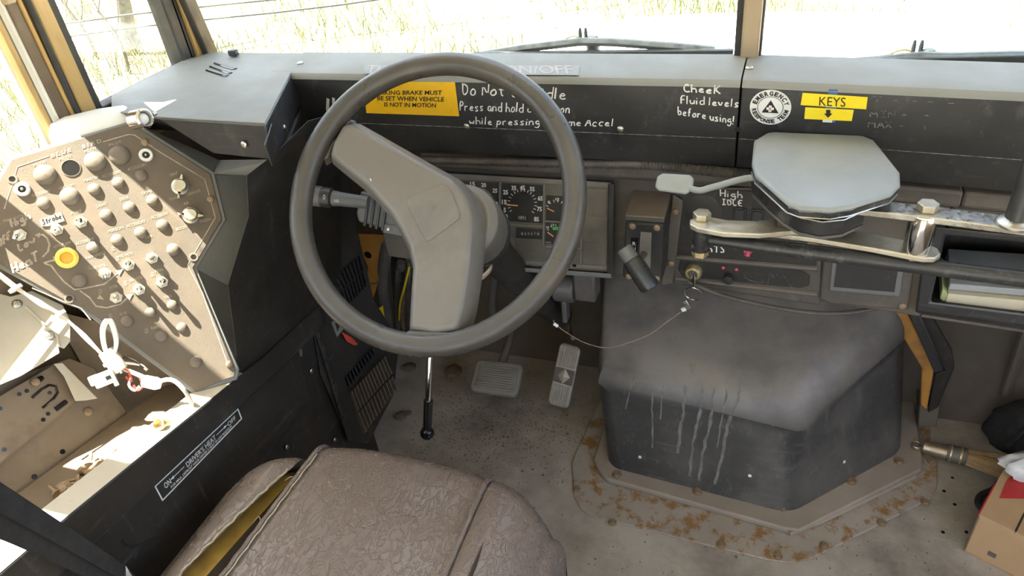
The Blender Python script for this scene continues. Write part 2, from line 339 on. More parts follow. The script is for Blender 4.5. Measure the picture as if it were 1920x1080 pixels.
GL = {  # one-stroke handwriting, cell 0..1 high, x-height .55, descender -.35
'a':[[(.5,.5),(.2,.55),(.02,.3),(.15,.02),(.4,.1),(.5,.5),(.5,.1),(.6,0)]],'b':[[(.05,1),(.05,0),(.35,.02),(.5,.25),(.35,.5),(.05,.45)]],
'c':[[(.5,.45),(.25,.55),(.03,.28),(.2,0),(.5,.08)]],'d':[[(.5,.5),(.2,.52),(.03,.25),(.2,0),(.5,.1)],[(.52,1),(.52,0)]],'e':[[(.05,.28),(.48,.32),(.3,.55),(.05,.35),(.12,.02),(.5,.08)]],
'f':[[(.5,.95),(.25,.95),(.2,.6),(.2,0)],[(.02,.5),(.42,.52)]],'g':[[(.5,.5),(.15,.52),(.05,.25),(.3,.08),(.5,.4),(.48,-.25),(.2,-.35),(.02,-.2)]],'h':[[(.05,1),(.05,0)],[(.05,.4),(.3,.55),(.48,.4),(.5,0)]],
'i':[[(.1,.5),(.1,0)],[(.1,.74),(.12,.78)]],'k':[[(.05,1),(.05,0)],[(.45,.55),(.08,.25),(.5,0)]],'l':[[(.1,1),(.08,0)]],'m':[[(.03,.5),(.03,0)],[(.03,.4),(.2,.55),(.3,.4),(.3,0)],[(.3,.4),(.5,.55),(.6,.4),(.62,0)]],
'n':[[(.05,.52),(.05,0)],[(.05,.38),(.3,.55),(.46,.4),(.48,0)]],'o':[[(.28,.55),(.05,.35),(.1,.05),(.35,0),(.5,.25),(.4,.5),(.28,.55)]],'p':[[(.06,.52),(.04,-.35)],[(.06,.45),(.35,.55),(.48,.3),(.3,.05),(.06,.12)]],
'r':[[(.06,.52),(.06,0)],[(.06,.35),(.25,.54),(.42,.5)]],'s':[[(.45,.5),(.15,.52),(.1,.35),(.42,.2),(.38,.02),(.05,.04)]],'t':[[(.25,.9),(.22,.1),(.42,.02)],[(.03,.55),(.48,.56)]],'u':[[(.05,.5),(.08,.08),(.3,0),(.45,.2)],[(.47,.52),(.5,0)]],
'v':[[(.03,.52),(.22,0),(.45,.52)]],'w':[[(.02,.52),(.15,0),(.3,.4),(.45,0),(.6,.52)]],'y':[[(.03,.52),(.25,.08)],[(.48,.52),(.1,-.35)]],'z':[[(.05,.5),(.45,.5),(.05,0),(.48,.02)]],
'A':[[(0,0),(.28,1),(.55,0)],[(.1,.38),(.46,.38)]],'C':[[(.55,.88),(.3,1),(.03,.5),(.25,0),(.58,.1)]],'D':[[(.08,1),(.08,0),(.4,.08),(.58,.5),(.38,.93),(.02,1)]],'E':[[(.5,1),(.06,1),(.06,0),(.52,0)],[(.06,.52),(.4,.52)]],
'F':[[(.55,1),(.06,1),(.06,0)],[(.06,.55),(.42,.55)]],'H':[[(.05,1),(.05,0)],[(.52,1),(.52,0)],[(.05,.5),(.52,.52)]],'I':[[(.3,1),(.28,0)],[(.1,1),(.5,1)],[(.08,0),(.5,0)]],'K':[[(.06,1),(.06,0)],[(.52,1),(.08,.48),(.55,0)]],
'L':[[(.08,1),(.06,0),(.5,.02)]],'M':[[(0,0),(.05,1),(.3,.4),(.55,1),(.6,0)]],'N':[[(.04,0),(.05,1),(.5,0),(.52,1)]],'O':[[(.3,1),(.04,.55),(.2,0),(.5,.2),(.55,.7),(.3,1)]],'P':[[(.06,0),(.06,1),(.4,.95),(.5,.72),(.35,.5),(.06,.48)]],
'R':[[(.06,0),(.06,1),(.45,.9),(.42,.6),(.06,.5),(.52,0)]],'S':[[(.5,.9),(.2,1),(.08,.75),(.48,.3),(.3,0),(.03,.1)]],'T':[[(0,1),(.58,1)],[(.3,1),(.28,0)]],'W':[[(0,1),(.15,0),(.3,.7),(.45,0),(.6,1)]],'X':[[(.03,1),(.52,0)],[(.5,1),(.02,0)]],
'!':[[(.15,1),(.1,.3)],[(.09,.08),(.1,.02)]],'/':[[(.5,1.05),(.05,-.05)]],'-':[[(.05,.4),(.4,.42)]],'\u2192':[[(0,.4),(.95,.42)],[(.7,.68),(1,.42),(.7,.15)]],' ':[]}
def handwriting(parent, name, s, pl, bl, br, tl, mt, r=.0012, off=.0004, jit=.035, wob=0.03):
    rnd = random.Random(hash(s) % 1000 if False else sum(map(ord, s)))
    x = 0; strokes = []
    for ch in s:
        g = GL.get(ch, []); dy = rnd.uniform(-wob, wob)*1.5
        for st in g: strokes.append([(x+p[0]+rnd.uniform(-jit, jit), p[1]+dy+rnd.uniform(-jit, jit)) for p in st])
        x += .38 if ch in ' il!' else (1.15 if ch == '\u2192' else (.78 if ch in 'mwWM' else .68))
    a, b, c = pl.w(*bl), pl.w(*br), pl.w(*tl); ux = (b-a)/x; uy = c-a
    mb = MB()
    for st in strokes:
        pts = [a+ux*p[0]+uy*p[1]+pl.n*off for p in st]
        if len(pts) > 2:                       # soften corners
            q = [pts[0]]
            for i in range(len(pts)-1): q += [pts[i].lerp(pts[i+1], .3), pts[i].lerp(pts[i+1], .7)]
            pts = q + [pts[-1]]
        rb = V(pl.n)
        L = []; Rr = []
        for i, p in enumerate(pts):
            t = (pts[min(i+1, len(pts)-1)]-pts[max(0, i-1)]).normalized(); sd = rb.cross(t)
            k = r*rnd.uniform(.75, 1.2); L.append(p+sd*k); Rr.append(p-sd*k)
        fs = []; k = len(pts)
        for i in range(k-1): fs.append((i, i+1, k+i+1, k+i))
        mb.add(L+Rr, fs)
    return part(name, mb, mt, parent, recalc=False)

# shared small hardware meshes (local frame: z out of the surface)
def hexagon(r, k=6): return [(r*math.cos(2*math.pi*i/k), r*math.sin(2*math.pi*i/k)) for i in range(k)]
HW = {}
HW['screw'] = MB().lathe([(.0058,0),(.0058,.0012),(.0045,.0026),(.002,.0032)], LOC, 12).box((0,0,.0032),(.006,.0011,.0005)).box((0,0,.0032),(.0011,.006,.0005)).mesh('screw', 'steel')
HW['screw_rusty'] = MB().lathe([(.006,0),(.006,.0014),(.0045,.003),(.002,.0035)], LOC, 12).box((0,0,.0036),(.006,.0012,.0006)).mesh('screw_rusty', 'rust_bolt')
HW['bolt'] = MB().lathe([(.013,0),(.013,.002)], LOC, 14).prism(hexagon(.009), LOC, .002, .008).mesh('bolt', 'rust_bolt')
HW['bolt_steel'] = MB().prism(hexagon(.0125), LOC, 0, .009).mesh('bolt_steel', 'zinc')
HW['hole'] = MB().lathe([(.0042,.0004),(.0042,.0007)], LOC, 12).mesh('hole', 'gloss_black')
def hw(kind, fr, parent, name=None, sc=1.0, bevel=0):
    M = fmat(fr) @ Matrix.Scale(sc, 4)
    return inst(name or kind.split('_')[0], HW[kind], M, parent, bevel=bevel)
def capsule(w, h, k=6):
    """rounded slot outline w long, h high"""
    r = h/2; L = w/2-r
    return [(L+r*math.cos(a), r*math.sin(a)) for a in [math.pi*(i/k-.5) for i in range(k+1)]] + [(-L-r*math.cos(a), -r*math.sin(a)) for a in [math.pi*(i/k-.5) for i in range(k+1)]]
def rrect(w, h, r, k=4):
    out = []
    for cx, cy, a0 in ((w/2-r, h/2-r, 0), (-w/2+r, h/2-r, 90), (-w/2+r, -h/2+r, 180), (w/2-r, -h/2+r, 270)):
        out += [(cx+r*math.cos(R(a0+90*i/k)), cy+r*math.sin(R(a0+90*i/k))) for i in range(k+1)]
    return out
def smooth(pts, n=6):
    """Catmull-Rom through 3D points"""
    p = [V(q) for q in pts]; p = [p[0]*2-p[1]] + p + [p[-1]*2-p[-2]]; out = []
    for i in range(1, len(p)-2):
        a, b, c, d = p[i-1:i+3]
        for k in range(n):
            t = k/n; out.append(.5*((2*b)+(c-a)*t+(2*a-5*b+4*c-d)*t*t+(3*b-a-3*c+d)*t**3))
    return out + [p[-2]]
# ================================================================== THE SETTING
XL = -1.0                       # left wall of the bus
XR = 1.13
def struct(name, mb, mt, bevel=0, label=None, base=None, ang=38):
    o = solo(name, mb, mt, kind='structure', bevel=bevel, base=base, ang=ang)
    if label: o['label'] = label
    return o
def bx(x0, x1, y0, y1, z0, z1): return MB().box(((x0+x1)/2, (y0+y1)/2, (z0+z1)/2), (x1-x0, y1-y0, z1-z0))
floor = struct('floor', bx(XL, XR, -2.4, 1.56, -.04, 0), 'floor_dirt', label='dusty grey bus floor with footwell', base=(0,0,0))
# firewall: toe board rising from the floor, then upright
wf = MB(); prof = [(1.50,0),(1.70,.22),(1.74,.50),(1.74,.74),(1.78,.74),(1.78,-.04),(1.56,-.04)]
wf.loft([[V((XL, y, z)) for y, z in prof], [V((XR, y, z)) for y, z in prof]])
wall_front = struct('wall_front', wf, 'firewall', label='dark dirty firewall and toe board behind the pedals', base=(0,1.6,0))
# shallow pressed rib on the firewall, right of the engine cover
rb = MB(); a = on(1880, 610, y=1.70); b = on(1785, 785, y=1.58)
rb.tube([V((a.x+.05, 1.73, .50)), V((b.x+.08, 1.55, .06))], .012, 8)
part('rib', rb, 'firewall', wall_front)
# left wall
wl = MB().prism([(-2.4,-.04),(1.74,-.04),(1.74,.70),(1.19,.83),(1.19,.93),(-2.4,.93)], (V((XL,0,0)), V((0,1,0)), V((0,0,1)), V((1,0,0))), -.06, 0)
wall_left = struct('wall_left', wl, 'brown_trim', label='brown lower side wall of the bus by the driver', base=(XL,0,0))
part('header', bx(XL-.06, XL, -2.4, 1.2, 1.72, 1.95), 'tan_paint', wall_left)
part('pillar', bx(XL-.06, XL, -.28, -.16, .93, 1.72), 'tan_paint', wall_left); part('pillar', bx(XL-.06, XL, .345, .455, .93, 1.72), 'tan_paint', wall_left)  # second pillar added out of view to shade the heater tray
part('pillar', bx(XL-.06, XL, -1.5, -1.4, .93, 1.72), 'tan_paint', wall_left)
wall_right = struct('wall_right', bx(XR, XR+.06, -2.4, 1.74, -.04, .70), 'brown_trim', label='lower side wall of the bus on the door side', base=(XR,0,0))
part('header', bx(XR, XR+.06, -2.4, 1.2, 1.72, 1.95), 'tan_paint', wall_right)
part('pillar', bx(XR, XR+.06, -.3, -.2, .70, 1.72), 'tan_paint', wall_right)
part('pillar', bx(XR, XR+.06, 1.04, 1.14, .70, 1.72), 'tan_paint', wall_right)
struct('ceiling', bx(XL-.06, XR+.06, -2.4, 1.2, 1.95, 1.98), 'ceiling_paint', label='pale painted bus ceiling', base=(0,-.6,1.95))
wh = struct('trim_1', bx(XL-.06, XR+.06, 1.06, 1.14, 1.72, 1.95), 'tan_paint', label='painted header above the windshield', base=(0,1.1,1.72))
# side pillar between the driver window and the quarter window: strips that run up the wall
def yy(px, py): return on(px, py, x=XL).y
tr = thing('trim_2', None, None, (XL, .85, .9), kind='structure'); tr['label'] = 'gold painted side pillar with weathered rubber channel left of the dash'
def strip(name, y0, y1, dx, mt, bev_=.002, z0=.90, z1=1.27):
    return part(name, bx(XL-.010, XL+dx, y0, y1, z0, z1), mt, tr, bevel=bev_)
ya = yy(98, 262); yb = yy(109, 262)
strip('window_track', ya, yb, .006, 'gold_paint')
yc = yy(116, 238); yd = yy(131, 226); ye = yy(147, 212); yf = yy(171, 203)
part('pillar_core', MB().prism([(ya+.004,.90),(yf,.90),(yf,1.24),(.815,1.58),(.81,1.74),(ya+.004,1.74)], (V((XL,0,0)), V((0,1,0)), V((0,0,1)), V((1,0,0))), -.034, -.022), 'white_plastic', tr)  # filler added to stop sun between the strips, white for the sunlit gap
strip('sunlit_gap_strip', yb+.012, yb+.018, .004, 'white_plastic')  # white strip put in to stand for the sunlit gap beside the track
strip('channel', yc, yd, .008, 'brown_trim')
strip('channel_upper_guide', yc-.003, yd-.006, .016, 'tan_paint', z0=1.185)
strip('gold_bead', yd, yd+.006, .012, 'gold_paint')
cordp = [V((XL+.012, yd+.012+.002*math.sin(z*23), z)) for z in [.92+.0175*i for i in range(21)]]
part('weather_strip', MB().tube(cordp, .005, 8).tube([p+V((-.004,.008,0)) for p in cordp], .004, 8), 'rubber', tr)
strip('gold_bead', ye-.010, ye-.004, .010, 'gold_paint')
strip('pillar_face', ye-.003, yf, .014, 'gold_paint', .004)
# windows: gasket frame + pane
def window(name, label, yzs, x, mt_frame, wd=.02, axis='x'):
    t = thing(name, None, None, yzs[0], kind='structure'); t['label'] = label
    return t
yq0 = yf; yq1 = 1.128; zq = .955
w1 = thing('window_1', None, None, (XL, 1.0, zq), kind='structure'); w1['label'] = 'driver quarter window in a black rubber gasket, sunlit field outside'
zl = on(180, 198, x=XL).z
gk = MB(); outer = [(yq0-.004, zl-.03), (yq1+.02, zl-.03), (yq1+.02, 1.57), (.80, 1.57), (yq0-.004, 1.25)]
def ring(mb, o, i, f):
    A = [f(*p, 0) for p in o]; B = [f(*p, 0) for p in i]; A2 = [f(*p, 1) for p in o]; B2 = [f(*p, 1) for p in i]; k = len(o)
    b = len(mb.v); mb.v += A+B+A2+B2
    for j in range(k):
        l = (j+1) % k
        mb.f += [(b+j, b+l, b+k+l, b+k+j), (b+2*k+j, b+3*k+j, b+3*k+l, b+2*k+l), (b+j, b+2*k+j, b+2*k+l, b+l), (b+k+j, b+k+l, b+3*k+l, b+3*k+j)]
    return mb
inner = [(yq0+.016, zl-.004), (yq1-.012, zl-.004), (yq1-.012, 1.55), (.822, 1.55), (yq0+.016, 1.25)]
ring(gk, outer, inner, lambda y, z, k: V((XL-.03+.04*k, y, z)))
part('gasket', gk, 'rubber', w1, bevel=.005, seg=3)
part('pane', MB().prism([(yq0+.01,zl-.01),(yq1-.006,zl-.01),(yq1-.006,1.56),(.815,1.56),(yq0+.01,1.25)], (V((XL,0,0)), V((0,1,0)), V((0,0,1)), V((1,0,0))), -.016, -.012), 'glass', w1)
part('header', bx(XL-.06, XL, .80, 1.17, 1.57, 1.73), 'tan_paint', w1)  # set low, out of view, to limit sun through the quarter window
part('sill', bx(XL-.05, XL+.012, yq0-.01, 1.17, .90, zl-.028), 'gold_paint', w1, bevel=.004)
w4 = thing('window_2', None, None, (XL, .35, .93), kind='structure'); w4['label'] = 'driver side sliding window behind the gold pillar'
part('pane', bx(XL-.03, XL-.026, .64, ya, .93, 1.72), 'glass', w4); part('pane', bx(XL-.045, XL-.041, -.16, .65, .93, 1.72), 'glass', w4)
part('sash_stile', bx(XL-.05, XL-.02, .620, .665, .93, 1.72), 'gold_paint', w4, bevel=.003)
# windshield in two halves, leaning back a little at the top
def wy(z): return 1.175-.12*(z-1)
def wquad(x0, x1, z0, z1, t): return MB().loft([[V((x, wy(z)+k, z)) for x, z in ((x0,z0),(x1,z0),(x1,z1),(x0,z1))] for k in (0, t)])
for nm, x0, x1, lb in (('window_3', XL+.028, .050, 'driver half of the split windshield'), ('window_4', .082, XR-.03, 'door-side half of the split windshield')):
    t = thing(nm, None, None, ((x0+x1)/2, 1.18, .95), kind='structure'); t['label'] = lb
    part('pane', wquad(x0, x1, .93, 1.72, .004), 'glass', t)
    g = MB(); o = [(x0-.012,.905),(x1+.012,.905),(x1+.012,1.74),(x0-.012,1.74)]; i = [(x0+.004,.925),(x1-.004,.925),(x1-.004,1.72),(x0+.004,1.72)]
    ring(g, o, i, lambda x, z, k: V((x, wy(z)-.014+.03*k, z)))
    part('gasket', g, 'rubber', t, bevel=.003)
# centre post
cp = MB(); c0 = on(1379, 112, z=1.0).x+.006; c1 = on(1421, 112, z=1.0).x
cp.loft([[V((x, wy(z)-k, z)) for x, z in ((c0,.93),(c1,.93),(c1,1.73),(c0,1.73))] for k in (-.02, .02)])
o = struct('trim_3', cp, 'tan_paint', bevel=.004, label='tan painted post in the middle of the windshield', base=(.066,1.17,.93))
# A pillar at the corner of quarter window and windshield
t5 = thing('trim_4', None, None, (XL, 1.14, .93), kind='structure'); t5['label'] = 'dark corner pillar with a gold edge at the left end of the windshield'
part('post', bx(XL-.02, XL+.010, 1.132, 1.168, .93, 1.73), 'rubber', t5, bevel=.006)
part('gold_edge', bx(XL+.008, XL+.018, 1.150, 1.166, .93, 1.73), 'gold_paint', t5, bevel=.003)

# ================================================================== OUTSIDE
GZ = -.95
solo('ground', MB().grid(lambda a, b: V((-60+90*a, -20+80*b, GZ+.06*math.sin(a*37)*math.cos(b*31))), 60, 60), 'ground', 'pale dry sunlit field outside the windows', 'ground', kind='structure', base=(0,0,GZ))
rnd = random.Random(3)
g = MB()
for i in range(34000):
    d = rnd.uniform(3.2, 22); a = rnd.uniform(-62, 14)
    x = .12+d*math.sin(R(a)); y = d*math.cos(R(a))
    if y < 2.2 or (x > -1.4 and y < 2.6): continue
    n = math.sin(x*1.3+2*math.sin(y*.7))*math.cos(y*1.1)
    if n < -.35 and rnd.random() < .75: continue
    h = rnd.uniform(.08, .30)*(1+.5*n); t = rnd.uniform(0, 6.28); wv = .005+.003*rnd.random(); lx, ly = rnd.gauss(0,.12), rnd.gauss(0,.12)
    p = V((x, y, GZ-.02)); q = V((math.cos(t)*wv, math.sin(t)*wv, 0))
    k = len(g.v); g.v += [p-q, p+q, p+V((lx*.4, ly*.4, h*.6))+q*.7, p+V((lx*.4, ly*.4, h*.6))-q*.7, p+V((lx, ly, h))]; g.f += [(k, k+1, k+2, k+3), (k+3, k+2, k+4)]
og = D.objects.new('grass', g.mesh('grass', 'grass_blade', V((0,0,GZ)), recalc=False)); COL.objects.link(og); og.location = (0,0,GZ)
tag(og, 'tall dry yellow-green grass in the field ahead of the bus', 'grass', kind='stuff')
# tree and saplings seen through the quarter window
tb = on(266, 138, z=GZ); k = 1.12; tb = V((CAM.x+(tb.x-CAM.x)*k, tb.y*k, GZ))
t = thing('tree', 'grey barked tree trunk at the wire fence beyond the quarter window', 'tree', tb)
dirn = on(232, 0, z=GZ)
sc_ = (tb-CAM).xy.length
top = CAM + ray(230, 0)*((tb.y-CAM.y)/ray(230, 0).y)
tpts = [tb+V((0,0,-.1))] + [tb.lerp(top, f)+V((.02*math.sin(f*9), 0, 0)) for f in (.15,.4,.7,1.0)]
ext = (top-tb); tpts += [tb+ext*1.7, tb+ext*2.6]
part('trunk', MB().tube(smooth(tpts, 3), [.125]+[.115-.003*i for i in range(len(smooth(tpts, 3))-1)], 12), 'bark', t)
for i, (f, dx, dy, dz) in enumerate(((1.9,.9,-.3,.9),(2.2,-.8,.2,.8),(2.5,.3,.5,1.0))):
    p = tb+ext*f; part('branch', MB().tube(smooth([p, p+V((dx*.5, dy*.5, dz*.4)), p+V((dx, dy, dz))], 4), [.07-.005*j for j in range(9)], 7), 'bark', t)
def sapling(pxs, lb):
    b0 = on(*pxs[0], z=GZ); k = .98; b0 = V((CAM.x+(b0.x-CAM.x)*k, b0.y*k, GZ))
    pts = [CAM + ray(*p)*((b0.y-CAM.y)/ray(*p).y) for p in pxs[1:]]
    t = thing('sapling', lb, 'sapling', b0)
    P = smooth([b0+V((0,0,-.05))]+pts, 4); part('stem', MB().tube(P, [.022*(1-.7*i/len(P)) for i in range(len(P))], 6), 'twig', t)
    for i in range(5):
        q = P[len(P)//3+2*i if len(P)//3+2*i < len(P) else -1]; s = 1 if i % 2 else -1
        part('twig', MB().tube(smooth([q, q+V((.12*s, .02, .2)), q+V((.2*s, .05, .5))], 3), [.008-.0007*j for j in range(7)], 5), 'twig', t)
sapling([(181,102),(160,60),(142,34),(105,-10)], 'thin bare sapling nearest the gold pillar')
sapling([(240,130),(228,85),(205,45),(160,0)], 'thin bare sapling leaning just left of the tree trunk')
# fence: posts and wires along a line through the tree
fd = V((1, .42, 0)).normalized()
tf = thing('wire_fence', 'sagging wire fence strung past the tree trunk', 'fence', tb+V((-3,-.9,0)))
for px in ((262, 28), (268, 52)):
    p = CAM + ray(*px)*((tb.y-.25-CAM.y)/ray(*px).y)
    part('wire', MB().tube([p+fd*s+V((0,0,.015*math.cos(s*1.5))) for s in [-8+.8*i for i in range(24)]], .014, 5), 'wire_fence', tf)
for s in (-7.4, 6.5, 11):
    p = tb+fd*s+V((0,-.25,0)); part('post', MB().tube([V((p.x, p.y, GZ-.1)), V((p.x, p.y, GZ+1.35))], .05, 8), 'bark', tf)
# bonnet in front of the windshield
def hoodpt(a, b):
    x = .07+(a-.5)*2*(.69-.17*b**2); y = 1.20+.66*b - .16*(abs(a-.5)*2)**4*b
    return V((x, y, .925-.035*b - .02*(abs(a-.5)*2)**2 - (.10*(max(0, abs(a-.5)*2-.9)/.1)**2) - (.12*(max(0, b-.93)/.07)**2)))
th = thing('engine_hood', 'white sun-bleached bus hood ahead of the windshield', 'hood', (.07,1.5,.6))
part('hood_panel', MB().grid(hoodpt, 30, 24), 'white_hood', th, recalc=False)
hs_ = MB(); ringp = [hoodpt(i/30, 1) for i in range(31)]; hs_.loft([ringp, [p+V((0,.02,-.5)) for p in ringp]], cap=False, closed=False)
part('hood_front', hs_, 'white_hood', th)
for sd in (0, 1):
    rp = [hoodpt(sd, i/24) for i in range(25)]; part('hood_side', MB().loft([rp, [p+V((0,0,-.03)) for p in rp]], cap=False, closed=False), 'yellow_hood', th)
part('cowl', MB().loft([[V((x, y, z)) for y, z in ((1.19,.835),(1.80,.72),(1.80,.74),(1.19,.86))] for x in (XL-.02, XR+.02)]), 'yellow_hood', th)
part('cowl_edge', bx(XL, XR, 1.19, 1.235, .84, .90), 'yellow_hood', th, bevel=.006)
# wipers
def wiper(lb, px_blade, px_arm, px_cap):
    t = thing('wiper', lb, 'wiper', on(*px_cap, y=1.25), group='windshield wipers')
    A, B = (on(*p, y=1.215) for p in px_blade)
    part('blade', MB().box((A+B)/2, ((B-A).length, .014, .015), (V(), (B-A).normalized(), V((0,1,0)), V((0,0,1)))), 'wiper', t, bevel=.002)
    part('blade_rubber', MB().box((A+B)/2-V((0,0,.013)), ((B-A).length*.98, .005, .012), (V(), (B-A).normalized(), V((0,1,0)), V((0,0,1)))), 'rubber', t)
    P = [on(*p, y=1.225) for p in px_arm]
    part('bridge', MB().tube(P, .0075, 6), 'wiper', t)
    c = on(*px_cap, y=1.235)
    part('pivot', MB().lathe([(.012,-.02),(.012,.004),(.008,.01)], (c+V((.008,0,-.004)), V((1,0,0)), V((0,1,0)), V((0,0,1))), 12), 'wiper', t)
    for dx in (-.014, -.004): part('hose_nozzle', MB().lathe([(.0035,-.01),(.0035,.012),(.002,.02)], (c+V((dx,0,0)), V((1,0,0)), V((0,1,0)), V((0,0,1))), 8), 'wiper', t)
    s = -1
    part('washer_hose', MB().tube(smooth([c+V((-.014,0,.004)), c+V((-.03,0,.006)), c+V((-.055,0,-.006))], 4), .0025, 6), 'brown_trim', t)
wiper('black wiper lying low across the driver half of the windshield', [(888,106),(1375,101)], [(905,103),(985,90),(1090,78),(1150,79),(1270,88),(1340,95)], (1103,74))
wiper('black wiper lying low across the door-side half of the windshield', [(1600,119),(2060,108)], [(1580,119),(1660,112),(1730,105),(1780,107),(1900,104),(2040,106)], (1730,100))

# unseen mirror shape added outside the quarter window to block the sun
mr = thing('mirror_sun_blocker', 'tall black outside mirror mounted high beside the quarter window', 'mirror', (-1.2,1.06,1.5))
part('housing', MB().prism([(.89,1.50),(1.19,1.49),(1.20,2.09),(.955,2.10),(.925,1.96),(.89,1.86)], (V((-1.2,0,0)), V((0,1,0)), V((0,0,1)), V((1,0,0))), -.02, .02), 'black_plastic', mr, bevel=.01, seg=3)
part('blocker_face', MB().prism([(.91,1.52),(1.17,1.51),(1.18,2.07),(.97,2.08),(.94,1.95),(.91,1.85)], (V((-1.2,0,0)), V((0,1,0)), V((0,0,1)), V((1,0,0))), -.023, -.02), 'chrome', mr)
for z in (1.64, 2.02): part('arm', MB().tube([V((-1.2,1.18,z)), V((-1.12,1.22,z)), V((-1.04,1.16,z-.05 if z < 1.8 else 1.90))], .010, 8), 'black_paint', mr)

# unseen panel added over the driver side window to keep sun off the seat
vz = thing('visor_sun_blocker', 'dark sun visor panel across the top of the driver side window', 'visor', (XL+.02,.62,1.345))
part('blocker_panel', MB().box((XL+.012,.615,1.535), (.006,.335,.375)), 'black_cloth', vz, bevel=.003)
for y in (.48,.75): part('blocker_clip', MB().box((XL+.006,y,1.715), (.02,.03,.02)), 'steel', vz, bevel=.002)
# ================================================================== DASHBOARD
DP = [(1.17,1.0),(1.068,1.0),(1.061,.9985),(1.0565,.9945),(1.055,.989),(1.070,.905),(1.086,.850),(1.12,.842),(1.17,.842)]   # y,z profile
def kk(x): return -.085*max(0, x-.07)                  # the door-side half turns slightly towards the driver
dash = thing('dashboard', 'long grey-topped black dashboard cover under the windshield', 'dashboard', (.1,1.1,.84))
XS = .066
part('center_panel', MB().loft([[V((x, y, z)) for y, z in DP] for x in (-.75, XS-.0012)]), 'dash_black', dash, ang=50, bevel=.0015)
part('door_side_panel', MB().loft([[V((x, y+kk(x), z)) for y, z in DP] for x in (XS+.0012, 1.10)]), 'dash_black', dash, ang=50, bevel=.0015)
# grey top caps (a thin cover sheet bent over the front edge)
CP = [(1.168,1.0012),(1.067,1.0012),(1.0595,.9995),(1.0552,.9952),(1.0538,.990),(1.0545,.9898),(1.0565,.9945),(1.061,.9985),(1.068,1.0),(1.168,1.0)]
part('top_sheet', MB().loft([[V((x, y, z+.0006)) for y, z in CP] for x in (-.745, XS-.0012)]), 'dash_grey', dash, ang=32)
part('top_sheet', MB().loft([[V((x, y+kk(x), z+.0006)) for y, z in CP] for x in (XS+.0012, 1.10)]), 'dash_grey', dash, ang=32)
FC = plane3((0,1.055,.989), (1,1.055,.989), (0,1.070,.905))            # black face, driver half
FR = plane3((.07,1.055,.989), (1.07,.970,.989), (.07,1.070,.905))      # black face, door half
TOPP = PL((0,0,1.0022), (0,0,1), (1,0,0))
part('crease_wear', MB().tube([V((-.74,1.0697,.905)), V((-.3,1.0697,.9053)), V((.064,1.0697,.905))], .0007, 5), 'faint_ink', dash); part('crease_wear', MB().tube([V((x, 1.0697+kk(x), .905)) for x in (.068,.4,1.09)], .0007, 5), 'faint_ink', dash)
LIP = plane3((0,1.070,.905), (1,1.070,.905), (0,1.086,.850))
for px in ((875,237),(1163,242)): hw('screw', FC.at(*px), dash)
for px in ((563,119),(1405,128)): hw('screw', TOPP.at(*px), dash)
hw('hole', FC.at(1383,242), dash)
# corner block left of the wheel
blk = [(-.752,1.168),(-.965,1.168),(XL+.004,1.12),(XL+.004,.93),(-.93,.862),(-.815,.848),(-.607,.842)]
blkb = list(blk); blkb[4] = (-.84,.93); blkb[5] = (-.735,.852)
cb = MB().loft([[V((x, y, z)) for x, y in r_] for r_, z in ((blkb, .938), (blk, .998))])
cbp = part('corner_block', cb, 'dash_black', dash, bevel=.003)
part('corner_top', MB().loft([[V((x, y, z)) for x, y in blk] for z in (.9985, 1.0005)]), 'dash_grey', dash, bevel=.001)
LF = plane3((-.607,.842,.998), (-.815,.848,.998), (-.607,.842,.935))
hw('screw', LF.at(458,271), dash); 
RS = plane3((-.607,.842,.998), (-.752,1.168,.998), (-.607,.842,.935))
hw('screw', RS.at(533,240), dash); hw('screw', RS.at(572,222), dash)
part('corner_flap', MB().prism([(-.010,-.045),(.05,-.045),(.055,-.008),(-.010,0)], (RS.w(503,236), RS.u*-1, RS.v, RS.n), .001, .004), 'black_panel', dash, bevel=.001)
part('corner_rear_skirt', MB().loft([[V((x, y, z)) for x, y in ((-.752,1.168),(-.625,.90),(-.64,.90),(-.765,1.168))] for z in (.80,.936)]), 'black_panel', dash)
for a, b in (((404,117),(440,128)),((396,123),(431,136)),((389,130),(424,141))):
    p, q = TOPP.w(*a), TOPP.w(*b); u = (q-p).normalized(); fr = ((p+q)/2-V((0,0,.0012)), u, V((0,0,1)).cross(u), V((0,0,1)))
    s = part('vent_slot', MB().prism(capsule((q-p).length+.006, .0105), fr, -.0006, .0008), 'gloss_black', dash)
    part('vent_lip', MB().prism([(x, y+.0016) for x, y in capsule((q-p).length+.002, .0055)], fr, .0004, .0016), 'dash_grey', s, bevel=.0006)
p = TOPP.w(437,106); part('sensor', MB().box(p+V((0,.004,.006)), (.018,.012,.012)), 'black_plastic', dash, bevel=.002)
# writing and stickers
st = part('parking_brake_sticker', MB().loft([[FC.w(*p, o) for p in ((680,152),(853,154),(861,218),(687,212))] for o in (.0002,.0010)]), 'sticker_yellow', dash, label='yellow sticker with black print: parking brake must be set when vehicle is not in motion')
def tx(par, s, pl, bl, br, tl, mt='black_ink', off=.0014, bold=.02): return text(par, 'lettering', s, pl, bl, br, tl, mt, off, bold)
tx(st, 'PARKING BRAKE MUST', FC, (700,177), (829,177), (700,169)); tx(st, 'BE SET WHEN VEHICLE', FC, (708,187.5), (833,190), (708,179)); tx(st, 'IS NOT IN MOTION', FC, (721,199), (818,201), (721,191))
HWR = dict(r=.0013)
def hnd(par, s, pl, bl, br, tl, mt='white_ink', r=.0012, off=.0005): return handwriting(par, 'handwriting', s, pl, bl, br, tl, mt, r, off)
hnd(dash, 'Do Not use idle', FC, (866,177), (1064,186), (866,156))
hnd(dash, 'Press and hold cruise on', FC, (862,207), (1070,212), (862,190), r=.001)
hnd(dash, 'while pressing resume Accel', FC, (880,233), (1152,237), (880,219), r=.001)
